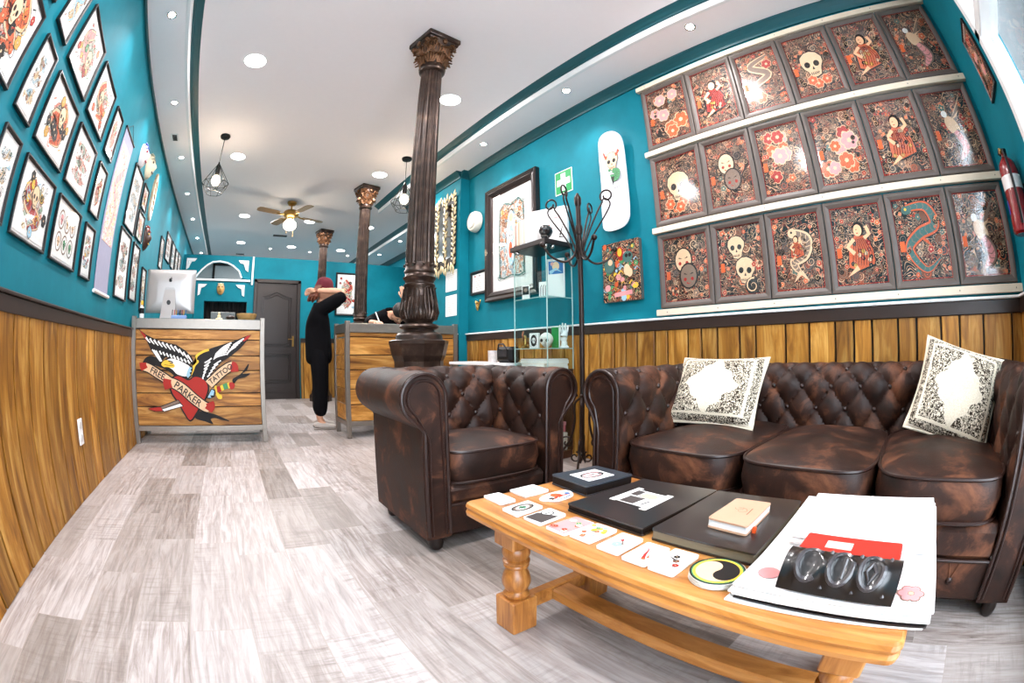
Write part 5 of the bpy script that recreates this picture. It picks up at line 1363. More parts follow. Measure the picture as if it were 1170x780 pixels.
for k in range(4):
    q = Matrix.Rotation(R(22+90*k), 4, 'Z')
    pr = [(.2,-.045),(.27,-.06),(.5,-.068),(.55,-.055),(.57,0),(.55,.055),(.5,.068),(.27,.06),(.2,.045)]
    vs = [q @ Vector((x, y, -.205+.12*y)) for x, y in pr]+[q @ Vector((x, y, -.197+.12*y)) for x, y in pr]; n = len(pr)
    o = MB().add(vs, [tuple(range(n))[::-1], tuple(range(n, 2*n))]+[(i, (i+1)%n, (i+1)%n+n, i+n) for i in range(n)]).build('blade', plain(c(150,122,92), .4), t)
    MB().tube([(.1,0,-.19),(.17,0,-.21),(.24,0,-.212)], .012, 8, 0, M=q).build('blade_arm', M_BRASS, o)
MB().tube([(.06,.02,-.27),(.06,.02,-.5)], .0018, 5).sphere((.06,.02,-.505), .007).tube([(-.05,-.03,-.27),(-.05,-.03,-.47)], .0018, 5).sphere((-.05,-.03,-.475), .007).build('pull_chain', M_BRASS, t)
# ================================================================== reception counters
M_TOPG = plain(c(70,92,86), .12, spec=.6, name='dark_glass_top')
def counter(name, label, x0, x1, y0, y1, left_side=True, hh=1.10):
    cx = (x0+x1)/2; t = thing(name, label, 'counter', (cx, y0, 0)); a, b, d = x0-cx, x1-cx, y1-y0; q = .045
    for x in (a, b-q):
        for y in (0, d-q): MB().box(x, x+q, y, y+q, 0, hh+.02, 0, .003).build('post', M_STEEL, t)
    mb = MB()
    for z0, z1 in ((hh-.085, hh), (.115, .16)):
        mb.box(a+q, b-q, .003, q-.003, z0, z1, 0, .002).box(a+q, b-q, d-q+.003, d-.003, z0, z1, 0, .002)
        mb.box(a+.003, a+q-.003, q, d-q, z0, z1, 0, .002).box(b-q+.003, b-.003, q, d-q, z0, z1, 0, .002)
    pieces(mb, 'steel_rail', M_STEEL, t)
    rd = random.Random(int(x0*100)); mb = MB(); z = .16
    hs = [.17,.12,.2,.13,.14,.09] if left_side else [.16,.15,.18,.14,.17,.08]
    for h in hs:
        z1 = min(hh-.085, z+h)
        if z1-z > .01: mb.box(a+q, b-q, .012, .03, z+.004, z1-.004, 0, .003, rnd=rd.random()); mb.box(a+.014, a+.03, q, d-q, z+.004, z1-.004, 0, .003, rnd=rd.random()); mb.box(b-.03, b-.014, q, d-q, z+.004, z1-.004, 0, .003, rnd=rd.random())
        z = z1
    mb.box(a+q, b-q, .03, .034, .16, hh-.09, 1)
    mb.build('board_front', [M_COUNTERW, M_BLACK], t)
    MB().box(a+q*.5, b-q*.5, q*.5, d-.01, hh-.012, hh+.004, 0, .002).build('counter_top', M_TOPG, t)
    return t, cx
ct, ccx = counter('reception_counter', 'steel-framed plank reception counter with painted eagle and heart emblem', -1.05, .30, 4.11, 4.72)
# painted cut-out emblem, drawn in its own board units
def EX(X, Y, k=.001392): return ((X-455)*k, (455-Y)*.001189+.0)
em = thing('eagle_emblem', None, None, ((-1.03+.30*0)+.0, 0, 0)); em.parent = ct
em.location = ((455-741)*.001392-ccx, .0, (884-455)*.001189)
COLS = ['blk','white','yel','red','cream','lb','green','brown','grey']
def cut(name, layers, base_y=.010):
    """layers: (points, colour, relief); points in emblem board units"""
    mb = MB(); k = 0
    for pts, col, rel in layers:
        P = [EX(*p) for p in pts]; mb.prism(P, base_y-rel-k*.00012, base_y, PK.index(col)); k += 1
    return mb.build(name, M_INK, em, norm=False)
def stroke(P, w, closed=False):
    """outline strip polygon around a polyline"""
    P = [(p.x, p.y) for p in smooth_path([Vector((q[0], q[1], 0)) for q in P], 5)]; L = []; Rr = []
    n = len(P)
    for i in range(n):
        a = P[max(0,i-1)]; b = P[min(n-1,i+1)]; dx, dy = b[0]-a[0], b[1]-a[1]; l = math.hypot(dx, dy) or 1; t = i/(n-1); ww = (w(t) if callable(w) else w)/2
        L.append((P[i][0]-dy/l*ww, P[i][1]+dx/l*ww)); Rr.append((P[i][0]+dy/l*ww, P[i][1]-dx/l*ww))
    return L+Rr[::-1]
def sm(P, k=4): return [(p.x, p.y) for p in smooth_path([Vector((q[0], q[1], 0)) for q in P], k, True)]
# left wing
lw = [([(40,35),(95,75),(170,110),(260,135),(330,150),(395,190),(445,240),(460,290),(400,290),(330,262),(250,240),(215,275),(180,245),(140,190),(110,130)], 'blk', .008)]
lw.append(([(50,42),(95,80),(115,130),(90,105)], 'red', .009))
for i in range(11):
    x = 100+i*31; y = 97+i*9+ (max(0, i-7)*12); lw.append((stroke([(x, y), (x+16, y+22), (x+34, y+40+i)], lambda t: 15*(1-.6*t)), 'white', .0095))
for i in range(9):
    x = 205+i*26; y = 195+i*8; lw.append((stroke([(x, y), (x+8, y+16), (x+16, y+26)], 11), 'white', .0095))
for i in range(3): lw.append((stroke([(150+i*14, 185+i*4), (180+i*10, 230), (212+i*4, 272)], 9), 'white', .0095))
cut('left_wing', lw)
rw = [([(865,68),(835,75),(760,110),(690,135),(600,165),(540,190),(490,220),(460,260),(440,310),(425,372),(470,392),(545,400),(575,370),(620,310),(660,270),(720,230),(790,170)], 'blk', .008)]
rw.append((stroke([(565,183),(520,200),(480,228),(470,262),(485,270),(460,300),(450,330),(432,368)], 17), 'yel', .0095))
rw.append(([(862,70),(832,80),(800,108),(812,122),(840,100)], 'red', .0095))
for i in range(6): rw.append((stroke([(725-i*8, 130+i*17), (665-i*8, 165+i*14), (612-i*3, 215+i*8)], lambda t: 11*(1-.5*t)), 'white', .0095))
for i in range(5): rw.append((stroke([(812-i*14, 98+i*15), (770-i*14, 125+i*16), (738-i*12, 148+i*18)], 10), 'white', .0095))
for i in range(6): rw.append((stroke([(585-i*11, 245+i*25), (565-i*9, 262+i*25), (535-i*3, 280+i*24)], 10), 'white', .0095))
for i in range(5): rw.append((stroke([(650-i*20, 262+i*26), (625-i*16, 278+i*24), (600-i*12, 296+i*22)], 9), 'white', .0095))
cut('right_wing', rw)
cut('eagle_head', [(sm([(212,300),(240,262),(285,242),(350,258),(410,285),(448,310),(440,360),(415,400),(360,395),(320,370),(290,340),(240,325)]), 'blk', .0105),
    (sm([(245,275),(290,250),(350,265),(405,292),(430,315),(418,360),(395,380),(335,365),(300,330),(270,310)]), 'white', .0115),
    ([(425,310),(445,318),(432,330),(442,345),(425,352),(432,370),(412,392),(400,375),(410,340)], 'lb', .012),
    (sm([(218,292),(240,266),(268,262),(285,275),(315,295),(312,315),(285,318),(262,312),(235,312)]), 'yel', .012),
    (stroke([(270,268),(292,272),(305,282)], 8), 'blk', .0127), (stroke([(282,284),(300,286)], 6), 'blk', .0127), (stroke([(240,295),(275,300),(308,300)], 3), 'blk', .0127)])
cut('ribbon_tail', [(sm([(75,290),(95,250),(140,232),(200,255),(290,320),(330,350),(320,380),(250,330),(150,300),(100,320)]), 'blk', .006),
    (sm([(730,400),(790,360),(845,285),(835,330),(800,360),(855,358),(820,385),(770,400),(740,430)]), 'blk', .006),
    (sm([(470,640),(540,650),(600,665),(695,715),(640,705),(590,690),(560,700),(575,735),(520,715),(450,690)]), 'blk', .006)])
cut('heart', [(sm([(415,400),(460,372),(520,385),(558,430),(560,490),(530,560),(480,640),(415,715),(370,660),(330,580),(285,510),(272,440),(300,380),(350,368)]), 'blk', .0115),
    (sm([(415,410),(460,384),(515,396),(548,438),(548,490),(520,555),(470,630),(415,702),(378,652),(340,575),(296,505),(284,440),(308,390),(352,380)]), 'red', .0125)])
cut('dagger', [([(100,620),(130,610),(200,600),(335,550),(372,600),(230,640),(150,640)], 'blk', .013), ([(105,622),(140,612),(200,606),(215,635),(160,637)], 'red', .014), ([(200,606),(332,556),(345,573),(210,620)], 'grey', .0142), ([(210,624),(347,580),(364,598),(225,637)], 'white', .0142),
    ([(540,540),(575,470),(605,480),(600,530),(560,548)], 'blk', .013), ([(548,536),(580,476),(598,486),(592,520),(568,520),(575,538)], 'lb', .014),
    (sm([(600,455),(615,450),(622,490),(632,510),(648,518),(650,545),(625,545),(612,520),(606,480)]), 'yel', .0145),
    ([(615,458),(640,448),(650,488),(620,500)], 'red', .015), ([(640,450),(660,440),(668,480),(650,488)], 'yel', .015), ([(658,440),(690,426),(700,468),(668,478)], 'green', .015), ([(690,428),(706,424),(714,466),(700,470)], 'yel', .015), (sm([(704,432),(730,425),(745,445),(735,470),(714,474)]), 'red', .0155)])
def banner(P, w, ca, cb, flip=False):
    return [(stroke(P, w+16), 'blk', .015), (stroke(P, w), 'cream', .016), (stroke(ca, w*.9), 'red', .0165)] + ([(stroke(cb, w*.9), 'red', .0165)] if cb else [])
cut('banner_scroll', banner([(88,310),(130,325),(190,362),(245,395),(285,425)], 58, [(78,282),(80,305),(92,330)], None)
    + banner([(560,438),(600,400),(650,352),(700,315),(735,300)], 62, [(722,292),(742,305),(746,345)], None)
    + banner([(262,430),(300,430),(370,470),(450,545),(520,600),(555,612)], 66, [(262,400),(258,430),(268,470)], [(560,572),(568,600),(548,632)]))
M_LET = plain(c(30,20,18), .5, name='lettering_black')
def text(s, parent, loc, size, rot=(PI/2,0,0), mat_=None, name='lettering', ext=.0008, bold=0.0):
    cu = bpy.data.curves.new(name+'_curve', 'FONT'); cu.body = s; cu.size = size; cu.align_x = 'CENTER'; cu.align_y = 'CENTER'; cu.extrude = ext; cu.offset = bold
    o = bpy.data.objects.new(name+'_curve', cu); C.objects.link(o); bpy.context.view_layer.update()
    me = bpy.data.meshes.new_from_object(o.evaluated_get(bpy.context.evaluated_depsgraph_get())); bpy.data.objects.remove(o); bpy.data.curves.remove(cu)
    me.name = name; me.materials.clear(); me.materials.append(mat_ or M_LET)
    o = bpy.data.objects.new(name, me); C.objects.link(o); o.parent = parent; o.location = loc; o.rotation_euler = rot
    return o
def etext(s, X, Y, size, ang): x, z = EX(X, Y); text(s, em, (x, -.0085, z), size, (PI/2, R(-ang), 0), bold=.0012)
etext('FREE', 188, 362, .078, -27); etext('PARKER', 405, 512, .088, -36); etext('TATTOO', 648, 362, .066, 34)
# second counter
counter('work_counter', 'steel-framed plank counter behind the armchair with the tattoo artist leaning on it', 1.08, 2.30, 4.04, 4.52, False, 1.09)
M_ALU = plain(c(172,168,166), .35, .6, name='pale_aluminium', var=.01)
# all-in-one computer seen from behind
t = thing('desktop_computer', 'silver all-in-one computer seen from behind on the reception counter', 'computer', (-.70, 4.40, 1.104), R(0))
def back(u, v):
    x = -.27+.54*u; z = .065+.41*v; e = min(u, 1-u, v, 1-v)*4; return (x, -.02-.03*min(1, max(0, e))**.5*1.0, z)
MB().grid(back, 30, 24).box(-.27, .27, -.02, -.012, .065, .475, 0, .002).build('display_case', M_ALU, t)
MB().box(-.265, .265, -.012, -.011, .13, .47).build('screen', plain(c(12,12,14), .15), t)
def stand():
    mb = MB(); pr = [(-.055, .3), (-.052, .28), (-.10, .03), (-.105, .004)]
    vs = []
    for (y, z), w in zip(pr, (.05, .058, .085, .09)): vs += [(-w+.0, y, z), (w, y, z), (w, y+.008, z), (-w, y+.008, z)]
    fs = [(4*i+j, 4*i+(j+1)%4, 4*i+4+(j+1)%4, 4*i+4+j) for i in range(3) for j in range(4)]+[(0,1,2,3),(15,14,13,12)]
    mb.add(vs, fs); mb.box(-.09, .09, -.11, .08, 0, .006, 0, .002); return mb
stand().build('stand', M_ALU, t, norm=True)
MB().lathe([(.022, 0), (.022, .003)], 24, 0, Matrix.Translation((0,-.083,.16)) @ Matrix.Rotation(PI/2+.2, 4, 'X')).build('cable_hole', plain(c(60,60,62), .5), t)
ap = [(p.x*.019, p.y*.019) for p in smooth_path([Vector(q) for q in ((0,.55,0),(.35,.7,0),(.72,.62,0),(.85,.42,0),(.62,.25,0),(.55,-.02,0),(.68,-.28,0),(.92,-.38,0),(.72,-.82,0),(.42,-1.1,0),(.2,-1.02,0),(0,-.98,0),(-.2,-1.02,0),(-.42,-1.1,0),(-.75,-.78,0),(-.92,-.2,0),(-.85,.35,0),(-.6,.64,0),(-.3,.7,0))], 4, True)]
MB().prism(ap, -.0515, -.0495, M=Matrix.Translation((0,0,.375))).prism([(.0,.016),(.003,.024),(.011,.029),(.011,.021),(.006,.016)], -.0515, -.0495, M=Matrix.Translation((0,0,.373))).build('maker_emblem', M_BLACK, t, norm=True)
t = thing('spray_bottle', 'black and yellow bottle at the wall end of the reception counter', 'bottle', (-.985, 4.28, 1.104))
MB().lathe([(.024,0),(.027,.01),(.027,.09),(.02,.11),(.01,.12),(.01,.135)], 18).build('bottle_body', M_WHITE, t)
MB().lathe([(.0275,.05),(.0275,.1)], 18, cap=False).build('label', M_BLACK, t); MB().lathe([(.013,.13),(.013,.16),(.006,.17)], 14).build('cap', M_INK[PK.index('yel')], t)
t = thing('pen_tray', 'blue tray of pens under the computer on the reception counter', 'pen tray', (-.57, 4.24, 1.104))
MB().box(-.08,.08,-.03,.03,0,.035,0,.004).build('tray', plain(c(110,140,190), .4), t)
mb = MB()
for q in range(8): mb.tube([(-.07+q*.02, -.02+.01*(q%3), .03), (-.068+q*.02, -.02+.01*(q%3), .085)], .004, 6, PK.index(('blk','red','gold','blue')[q%4]))
pieces(mb, 'pen', M_INK, t)
t = thing('card_terminal', 'low grey box beside the figurine on the reception counter', 'box', (-.12, 4.42, 1.104))
MB().box(-.13,.13,-.05,.05,0,.085,0,.005).build('box_body', plain(c(90,94,92), .5), t); MB().box(-.12,.12,-.052,-.05,.01,.075).build('front_panel', plain(c(72,76,74), .4), t)
t = thing('seated_figurine', 'small pale seated figurine on the reception counter', 'figurine', (-.155, 4.25, 1.104))
MB().lathe([(.035,0),(.038,.008),(.03,.018),(.016,.024),(.018,.04),(.011,.05)], 16).sphere((0,0,.06), .012).build('figure_body', plain(c(222,204,160), .5), t)
t = thing('dark_jar', 'small dark openwork jar between figurine and wicker bowl', 'jar', (-.04, 4.25, 1.104))
MB().lathe([(.03,0),(.04,.01),(.045,.03),(.035,.04),(.012,.044),(.012,.05)], 20).build('jar_body', plain(c(50,34,28), .4), t)
t = thing('wicker_bowl', 'round wicker bowl at the right end of the reception counter', 'bowl', (.125, 4.30, 1.104))
def wk(a, z): return 1+.02*math.sin(a*28+z*400)
MB().lathe([(.07,0),(.088,.02),(.1,.05),(.104,.065),(.098,.066),(.092,.045),(.08,.02),(.02,.012)], 84, 0, None, True, False, wk).build('woven_body', plain(c(186,142,86), .6, var=.25), t)

# ================================================================== people
def skin_body(name, V, E_, mat_, parent=None, sub=2, root=0, loc=(0,0,0)):
    me = bpy.data.meshes.new(name); me.from_pydata([v[:3] for v in V], E_, []); me.materials.append(mat_)
    o = bpy.data.objects.new(name, me); C.objects.link(o)
    if parent: o.parent = parent
    o.location = loc
    sk = o.modifiers.new('skin', 'SKIN'); sk.use_smooth_shade = True
    if not me.skin_vertices: me.skin_vertices.new()
    for i, v in enumerate(V):
        d = me.skin_vertices[0].data[i]; r = v[3]; d.radius = r if isinstance(r, tuple) else (r, r); d.use_root = (i == root)
    ss = o.modifiers.new('sub', 'SUBSURF'); ss.levels = sub; ss.render_levels = sub
    return o
def chain(V, E_, pts, start=None):
    prev = start
    for p in pts:
        V.append(p); i = len(V)-1
        if prev is not None: E_.append((prev, i))
        prev = i
    return prev
M_SKIN = plain(c(214,160,130), .5, name='skin', var=.04); M_CLOTH = plain(c(11,10,13), .9, spec=.1, name='black_cloth', var=.15); M_HAIR = plain(c(96,46,24), .55, name='auburn_hair', var=.4)
def hand(parent, base, fwd, up, side, label=None, curl=.5, name='hand'):
    """palm + four fingers + thumb as one skinned surface"""
    f, u, s = Vector(fwd).normalized(), Vector(up).normalized(), Vector(side).normalized(); b = Vector(base); V = []; E_ = []
    w = chain(V, E_, [(*b, .021)]); m = chain(V, E_, [(*(b+f*.045), (.032))], w)
    for k, (off, ln) in enumerate(((-.026,.07),(-.009,.078),(.009,.073),(.025,.058))):
        p0 = b+f*.08+s*off; p1 = p0+f*ln*.4-u*ln*curl*.15; p2 = p1+f*ln*.32*(1-curl*.4)-u*ln*.35*curl; p3 = p2+f*ln*.25*(1-curl)-u*ln*.3*curl
        chain(V, E_, [(*p0, .0095), (*p1, .0088), (*p2, .008), (*p3, .0068)], m)
    t0 = b+f*.03-s*.034; chain(V, E_, [(*t0, .011), (*(t0+f*.03-s*.015-u*.01), .0095), (*(t0+f*.052-s*.008-u*.022), .0078)], w)
    return skin_body(name, V, E_, M_SKIN, parent, 2)
def head(parent, loc, rot, hair=True):
    """local -y is the face"""
    t = MB()
    def f(u, v):
        a = u*2*PI; b = v*PI-PI/2; ca, sa = math.cos(a), math.sin(a); cb, sb = math.cos(b), math.sin(b)
        x = .074*cb*ca; y = .093*cb*sa; z = .112*sb
        if z < 0: x *= 1-.28*(-z/.112)**1.5; y = y*(1-.22*(-z/.112)) - (.012 if sa < 0 else 0)*(-z/.112)
        if sa < 0:
            y -= .022*math.exp(-((x/.012)**2+((z+.012)/.022)**2)); y -= .006*math.exp(-((x/.025)**2+((z+.055)/.008)**2))
            y += .008*(math.exp(-(((x-.03)/.014)**2+((z-.014)/.01)**2))+math.exp(-(((x+.03)/.014)**2+((z-.014)/.01)**2)))
        return (x, y, z)
    t.grid(f, 40, 28, closeu=True)
    for s in (-1, 1): t.sphere((s*.074, .008, -.005), .016, 0, 10, 8, (.45, .8, 1.5))
    h = t.build('head', M_SKIN, parent, loc, rot, norm=True)
    e = MB()
    for s in (-1, 1): e.sphere((s*.03, -.078, .012), .009, 0, 10, 6, (1.2,.5,.7)); e.tube([(s*.016,-.088,.03),(s*.045,-.08,.032)], .003, 5)
    e.build('eyes', plain(c(40,28,24), .4), h)
    MB().tube([(-.02,-.089,-.053),(0,-.094,-.055),(.02,-.089,-.053)], .0042, 6).build('mouth', plain(c(160,80,76), .5), h)
    return h
# standing person: faces along +x toward the artist, arms raised in front of the face
P = thing('person', 'standing person in black clothes and burgundy beanie with raised elbows, hands at the nape', 'person', (.985, 4.76, 0), R(82))
# local -y is forward
V = []; E_ = []
pel = chain(V, E_, [(0, .02, .86, (.135, .105))])
ch_ = chain(V, E_, [(0, .025, 1.02, (.12, .09)), (0, .03, 1.16, (.135, .10)), (0, .02, 1.27, (.13, .085)), (0, .0, 1.345, (.055,.05)), (0, -.012, 1.40, (.046,.046))], pel)
for s in (-1, 1):
    chain(V, E_, [(s*.085, .02, .78, .085), (s*.09, .0, .62, .075), (s*.092, -.005, .46, .056), (s*.095, .02, .28, .05), (s*.097, .035, .09, .036), (s*.10, -.03, .04, .032)], pel)
    sh = 3
    chain(V, E_, [(s*.15, .015, 1.285, .055), (s*.19, -.09, 1.335, .045), (s*.20, -.22, 1.42, .04), (s*.185, -.23, 1.455, .036), (s*.15, -.08, 1.465, .034), (s*.115, .06, 1.468, .024)], sh)
body = skin_body('body', V, E_, M_SKIN, P, 2)
V = []; E_ = []
c0 = chain(V, E_, [(0, .02, .66, (.18, .165)), (0, .02, .80, (.18, .165)), (0, .03, .95, (.17, .16)), (0, .035, 1.10, (.17, .155)), (0, .025, 1.24, (.16, .13)), (0, .005, 1.33, (.085,.075))])
for s in (-1, 1): chain(V, E_, [(s*.15, .02, 1.275, .078), (s*.19, -.08, 1.32, .078), (s*.2, -.19, 1.385, .07), (s*.2, -.255, 1.42, .058)], 4)
skin_body('black_sweater', V, E_, M_CLOTH, P, 2)
V = []; E_ = []
c0 = chain(V, E_, [(0, .02, .98, (.13, .11)), (0, .02, .86, (.14, .12))])
for s in (-1, 1): chain(V, E_, [(s*.08, .02, .76, (.11,.12)), (s*.09, .01, .6, (.1,.115)), (s*.096, .01, .44, (.092,.105)), (s*.1, .02, .26, (.088,.1)), (s*.102, .03, .13, (.078,.09))], c0)
skin_body('black_trousers', V, E_, M_CLOTH, P, 2)
for s in (-1, 1):
    V = []; E_ = []; chain(V, E_, [(0, .05, .085, .042), (0, .045, .05, (.042,.042)), (0, -.05, .042, (.044,.036)), (0, -.14, .034, (.046,.028)), (0, -.18, .03, (.034,.02))])
    o = skin_body('shoe', V, E_, plain(c(186,176,168), .6), P, 2, 0, (s*.1, .03, 0))
    MB().box(-.038, .038, -.185, .08, 0, .016, 0, .007).build("sole", plain(c(150,142,134), .6), o)
h = head(P, (0, -.035, 1.485), (R(8), 0, 0))
MB().grid(lambda u, v: (.086*math.cos(2*PI*u)*math.cos(v*PI/2)**.6, .014+.105*math.sin(2*PI*u)*math.cos(v*PI/2)**.6, .02+.125*math.sin(v*PI/2)), 30, 12, closeu=True).lathe([(.089,0),(.096,.012),(.092,.035)], 28, 0, Matrix.Translation((0,.012,.018)) @ Matrix.Diagonal((.98,1.15,1,1)), True, False).build('beanie', plain(c(92,18,34), .9, name='burgundy_knit'), h, norm=True)
mb = MB(); rd = random.Random(8)
for k in range(34):
    a = R(20+140*k/33); x, y = .08*math.cos(a), .02+.085*math.sin(a); q = rd.uniform(-.02,.02)
    mb.tube([(x, y, .04), (x*1.15, y*1.15+.01, -.03), (x*1.3+q, y*1.35+.015, -.09), (x*1.1+q, y*1.5+.02, -.13+rd.uniform(-.02,.03))], [.012,.016,.018,.007], 6)
mb.build('hair', M_HAIR, h)
hand(P, (.115, .06, 1.468), (-.55,1,.05), (0,-.4,1), (.5,.3,.8), curl=.5); hand(P, (-.115, .06, 1.468), (.55,1,.05), (0,-.4,1), (-.5,.3,.8), curl=.5)
# tattoo artist leaning over the counter
Q = thing('person', 'person in black bent low over the plank counter, drawing with a white pen', 'person', (1.87, 4.79, 0), R(-10))
V = []; E_ = []
pel = chain(V, E_, [(0, .28, .70, (.14,.12))])
chain(V, E_, [(0, .24, .90, (.12,.11)), (0, .16, 1.12, (.14,.11)), (0, .04, 1.24, (.13,.10)), (0, -.06, 1.255, (.05,.05)), (0, -.10, 1.24, .045)], pel)
for s in (-1, 1):
    chain(V, E_, [(s*.09, .2, .66, .085), (s*.11, .02, .64, .075), (s*.12, -.14, .62, .06), (s*.12, -.12, .35, .052), (s*.12, -.1, .09, .036), (s*.12, -.17, .04, .032)], pel)
chain(V, E_, [(-.15, .04, 1.23, .055), (-.27, .0, 1.18, .045), (-.32, -.14, 1.15, .04), (-.30, -.33, 1.135, .03), (-.27, -.42, 1.13, .023)], 3)
chain(V, E_, [(.15, .04, 1.23, .055), (.22, -.05, 1.20, .045), (.23, -.16, 1.20, .04), (.14, -.2, 1.34, .03), (.07, -.2, 1.42, .023)], 3)
skin_body('body', V, E_, M_SKIN, Q, 2)
V = []; E_ = []
chain(V, E_, [(0, .27, .62, (.16,.14)), (0, .26, .76, (.16,.14)), (0, .23, .92, (.15,.13)), (0, .15, 1.12, (.165,.13)), (0, .04, 1.24, (.155,.115)), (0, -.05, 1.265, (.08,.08))])
chain(V, E_, [(-.15, .04, 1.23, .08), (-.27, .0, 1.185, .068), (-.32, -.13, 1.155, .058), (-.31, -.27, 1.145, .05)], 4)
chain(V, E_, [(.15, .04, 1.23, .08), (.22, -.05, 1.20, .066), (.235, -.15, 1.20, .056), (.175, -.19, 1.29, .047)], 4)
skin_body('black_sweater', V, E_, M_CLOTH, Q, 2)
V = []; E_ = []
c0 = chain(V, E_, [(0, .28, .80, (.14,.12)), (0, .28, .70, (.15,.13))])
for s in (-1, 1): chain(V, E_, [(s*.09, .2, .66, .1), (s*.11, .02, .645, .09), (s*.12, -.12, .61, .078), (s*.12, -.12, .35, .068), (s*.12, -.1, .12, .064)], c0)
skin_body('black_trousers', V, E_, M_CLOTH, Q, 2)
for s in (-1, 1):
    V = []; E_ = []; chain(V, E_, [(0, .05, .085, .042), (0, .045, .05, (.042,.042)), (0, -.05, .042, (.044,.036)), (0, -.14, .034, (.046,.028)), (0, -.18, .03, (.034,.02))])
    skin_body('shoe', V, E_, M_BLACK, Q, 2, 0, (s*.12, -.12, 0))
h = head(Q, (0.02, -.17, 1.245), (R(62), 0, R(10)))
MB().grid(lambda u, v: (.08*math.cos(2*PI*u)*math.cos(v*PI/2)**.6, .016+.1*math.sin(2*PI*u)*math.cos(v*PI/2)**.6, .03+.095*math.sin(v*PI/2)), 30, 12, closeu=True).build('short_hair', plain(c(24,18,16), .6), h, norm=True)
hand(Q, (-.27, -.42, 1.13), (.2,-1,-.1), (0,0,1), (1,0,0), curl=.8); hand(Q, (.07, -.2, 1.42), (-.1,0,1), (0,-1,0), (1,0,0), curl=.4)
t = thing('white_pen', 'slim white pen in the hand of the bent person on the counter', 'pen', (1.535, 4.345, 1.125), R(-20))
MB().tube([(0,-.02,.0),(-.045,.03,.11)], .006, 8).build('pen_barrel', M_WHITE, t); MB().tube([(0,-.02,0),(.005,-.026,-.013)], [.005,.001], 8).build('pen_tip', M_BLACK, t)
t = thing('work_stool', 'black stool under the bent person behind the plank counter', 'stool', (1.925, 5.08, 0), 0)
MB().lathe([(.15,.52),(.17,.53),(.17,.57),(.15,.585)], 28).build('seat', M_BLACK, t); MB().lathe([(.025,.05),(.025,.52)], 14).build('pole', M_CHROME, t)
mb = MB()
for k in range(5): mb.tube([(0,0,.06),(.16*math.cos(k*PI*.4),.16*math.sin(k*PI*.4),.04)], .014, 8); mb.sphere((.16*math.cos(k*PI*.4),.16*math.sin(k*PI*.4),.022), .021)
mb.build('star_base', M_CHROME, t)

# ================================================================== glass display cabinet
CX0, CX1, CY0, CY1 = 2.085, 2.345, 2.375, 2.76
t = thing('display_cabinet', 'narrow glass display cabinet with dark top board behind the coat stand', 'display cabinet', ((CX0+CX1)/2, (CY0+CY1)/2, 0))
hx, hy = (CX1-CX0)/2, (CY1-CY0)/2
M_DKW = plain(c(34,24,22), .4, name='dark_board')
MB().box(-hx-.03, hx, -hy-.02, hy+.02, 1.60, 1.64, 0, .004).build('top_board', M_DKW, t)
b = MB().box(-hx, hx, -hy, hy, .0, .06, 0, .004).box(-hx, hx, -hy, hy, .655, .68, 0, .003).box(-hx, hx, -hy, hy, .40, .42, 0, .003).box(-hx, hx, hy-.018, hy, .06, .66).box(hx-.012, hx, -hy, hy, .06, .66)
b.build('base_cupboard', plain(c(70,44,30), .45, name='brown_board'), t)
for nm, args in (('side_pane', (-hx, -hx+.004, -hy, hy, .68, 1.60)), ('front_pane', (-hx, hx, -hy, -hy+.004, .06, 1.60)), ('rear_pane', (-hx, hx, hy-.004, hy, .68, 1.60))):
    MB().box(*args).build(nm, M_GLASS, t)
MG2 = plain(c(170,200,196), .15, name='glass_edge')
for z in (.835, 1.215):
    o = MB().box(-hx+.005, hx-.004, -hy+.006, hy-.006, z-.004, z+.002).build('glass_shelf', M_GLASS, t)
    MB().box(-hx+.004, -hx+.006, -hy+.006, hy-.006, z-.004, z+.002).box(-hx+.005, hx-.004, -hy+.004, -hy+.006, z-.004, z+.002).build('shelf_edge', MG2, o)
mb = MB()
for x, y in ((-hx, -hy), (-hx, hy), (hx-.004, -hy)): mb.box(x-.002, x+.004, y-.002, y+.004, .68, 1.6)
mb.build('pane_edges', MG2, t)
mb = MB()
for x, y in ((-hx-.005, -hy-.004), (-hx+.06, -hy-.006), (-hx-.004, hy-.05)): mb.sphere((x, y, 1.585), .018, 0, 12, 8)
pieces(mb, 'corner_clamp', M_CHROME, t)
def item(name, label, cat, loc, rot=0.0, group=None): return thing(name, label, cat, loc, rot, group)
# on top
t = item('gift_box', 'large white box with a red cross emblem standing on the glass cabinet', 'box', (2.27, 2.53, 1.641), R(-72))
MB().box(-.16,.16,-.02,.02,0,.31,0,.002).build('box_body', M_PAPER, t)
a = Art(20); a.ngon([(-.012,-.04),(.012,-.04),(.012,-.012),(.035,-.012),(.035,.012),(.012,.012),(.012,.04),(-.012,.04),(-.012,.012),(-.035,.012),(-.035,-.012),(-.012,-.012)], 'red'); a.rib([(.05,.09),(.1,.09)], .01, 'pink', False); a.rib([(.1,-.06),(.13,.03)], .016, 'dgrey'); a.rib([(.09,-.07),(.14,-.08)], .014, 'dgrey')
a.build('red_emblem', t, (0,-.0205,.13))
t = item('skull_ornament', 'black skull ornament on top of the glass cabinet', 'skull', (2.11, 2.40, 1.641), R(-60))
def sk(u, v):
    a = 2*PI*u; b = v*PI-PI/2; x = .052*math.cos(a)*math.cos(b); y = .062*math.sin(a)*math.cos(b); z = .055*math.sin(b)
    if z < 0: x *= 1+.55*z/.055*.6
    d = math.exp(-(((abs(x)-.02)/.011)**2+((z+.004)/.011)**2)) if y < 0 else 0
    return (x, y+.02*d, z+.06)
MB().grid(sk, 36, 24, closeu=True).box(-.024,.024,-.052,-.01,.0,.026,0,.008).build('skull', plain(c(26,22,22), .3, coat=.4), t, norm=True)
mb = MB()
for k in range(7): mb.box(-.022+k*.0065, -.017+k*.0065, -.056, -.05, .012, .022)
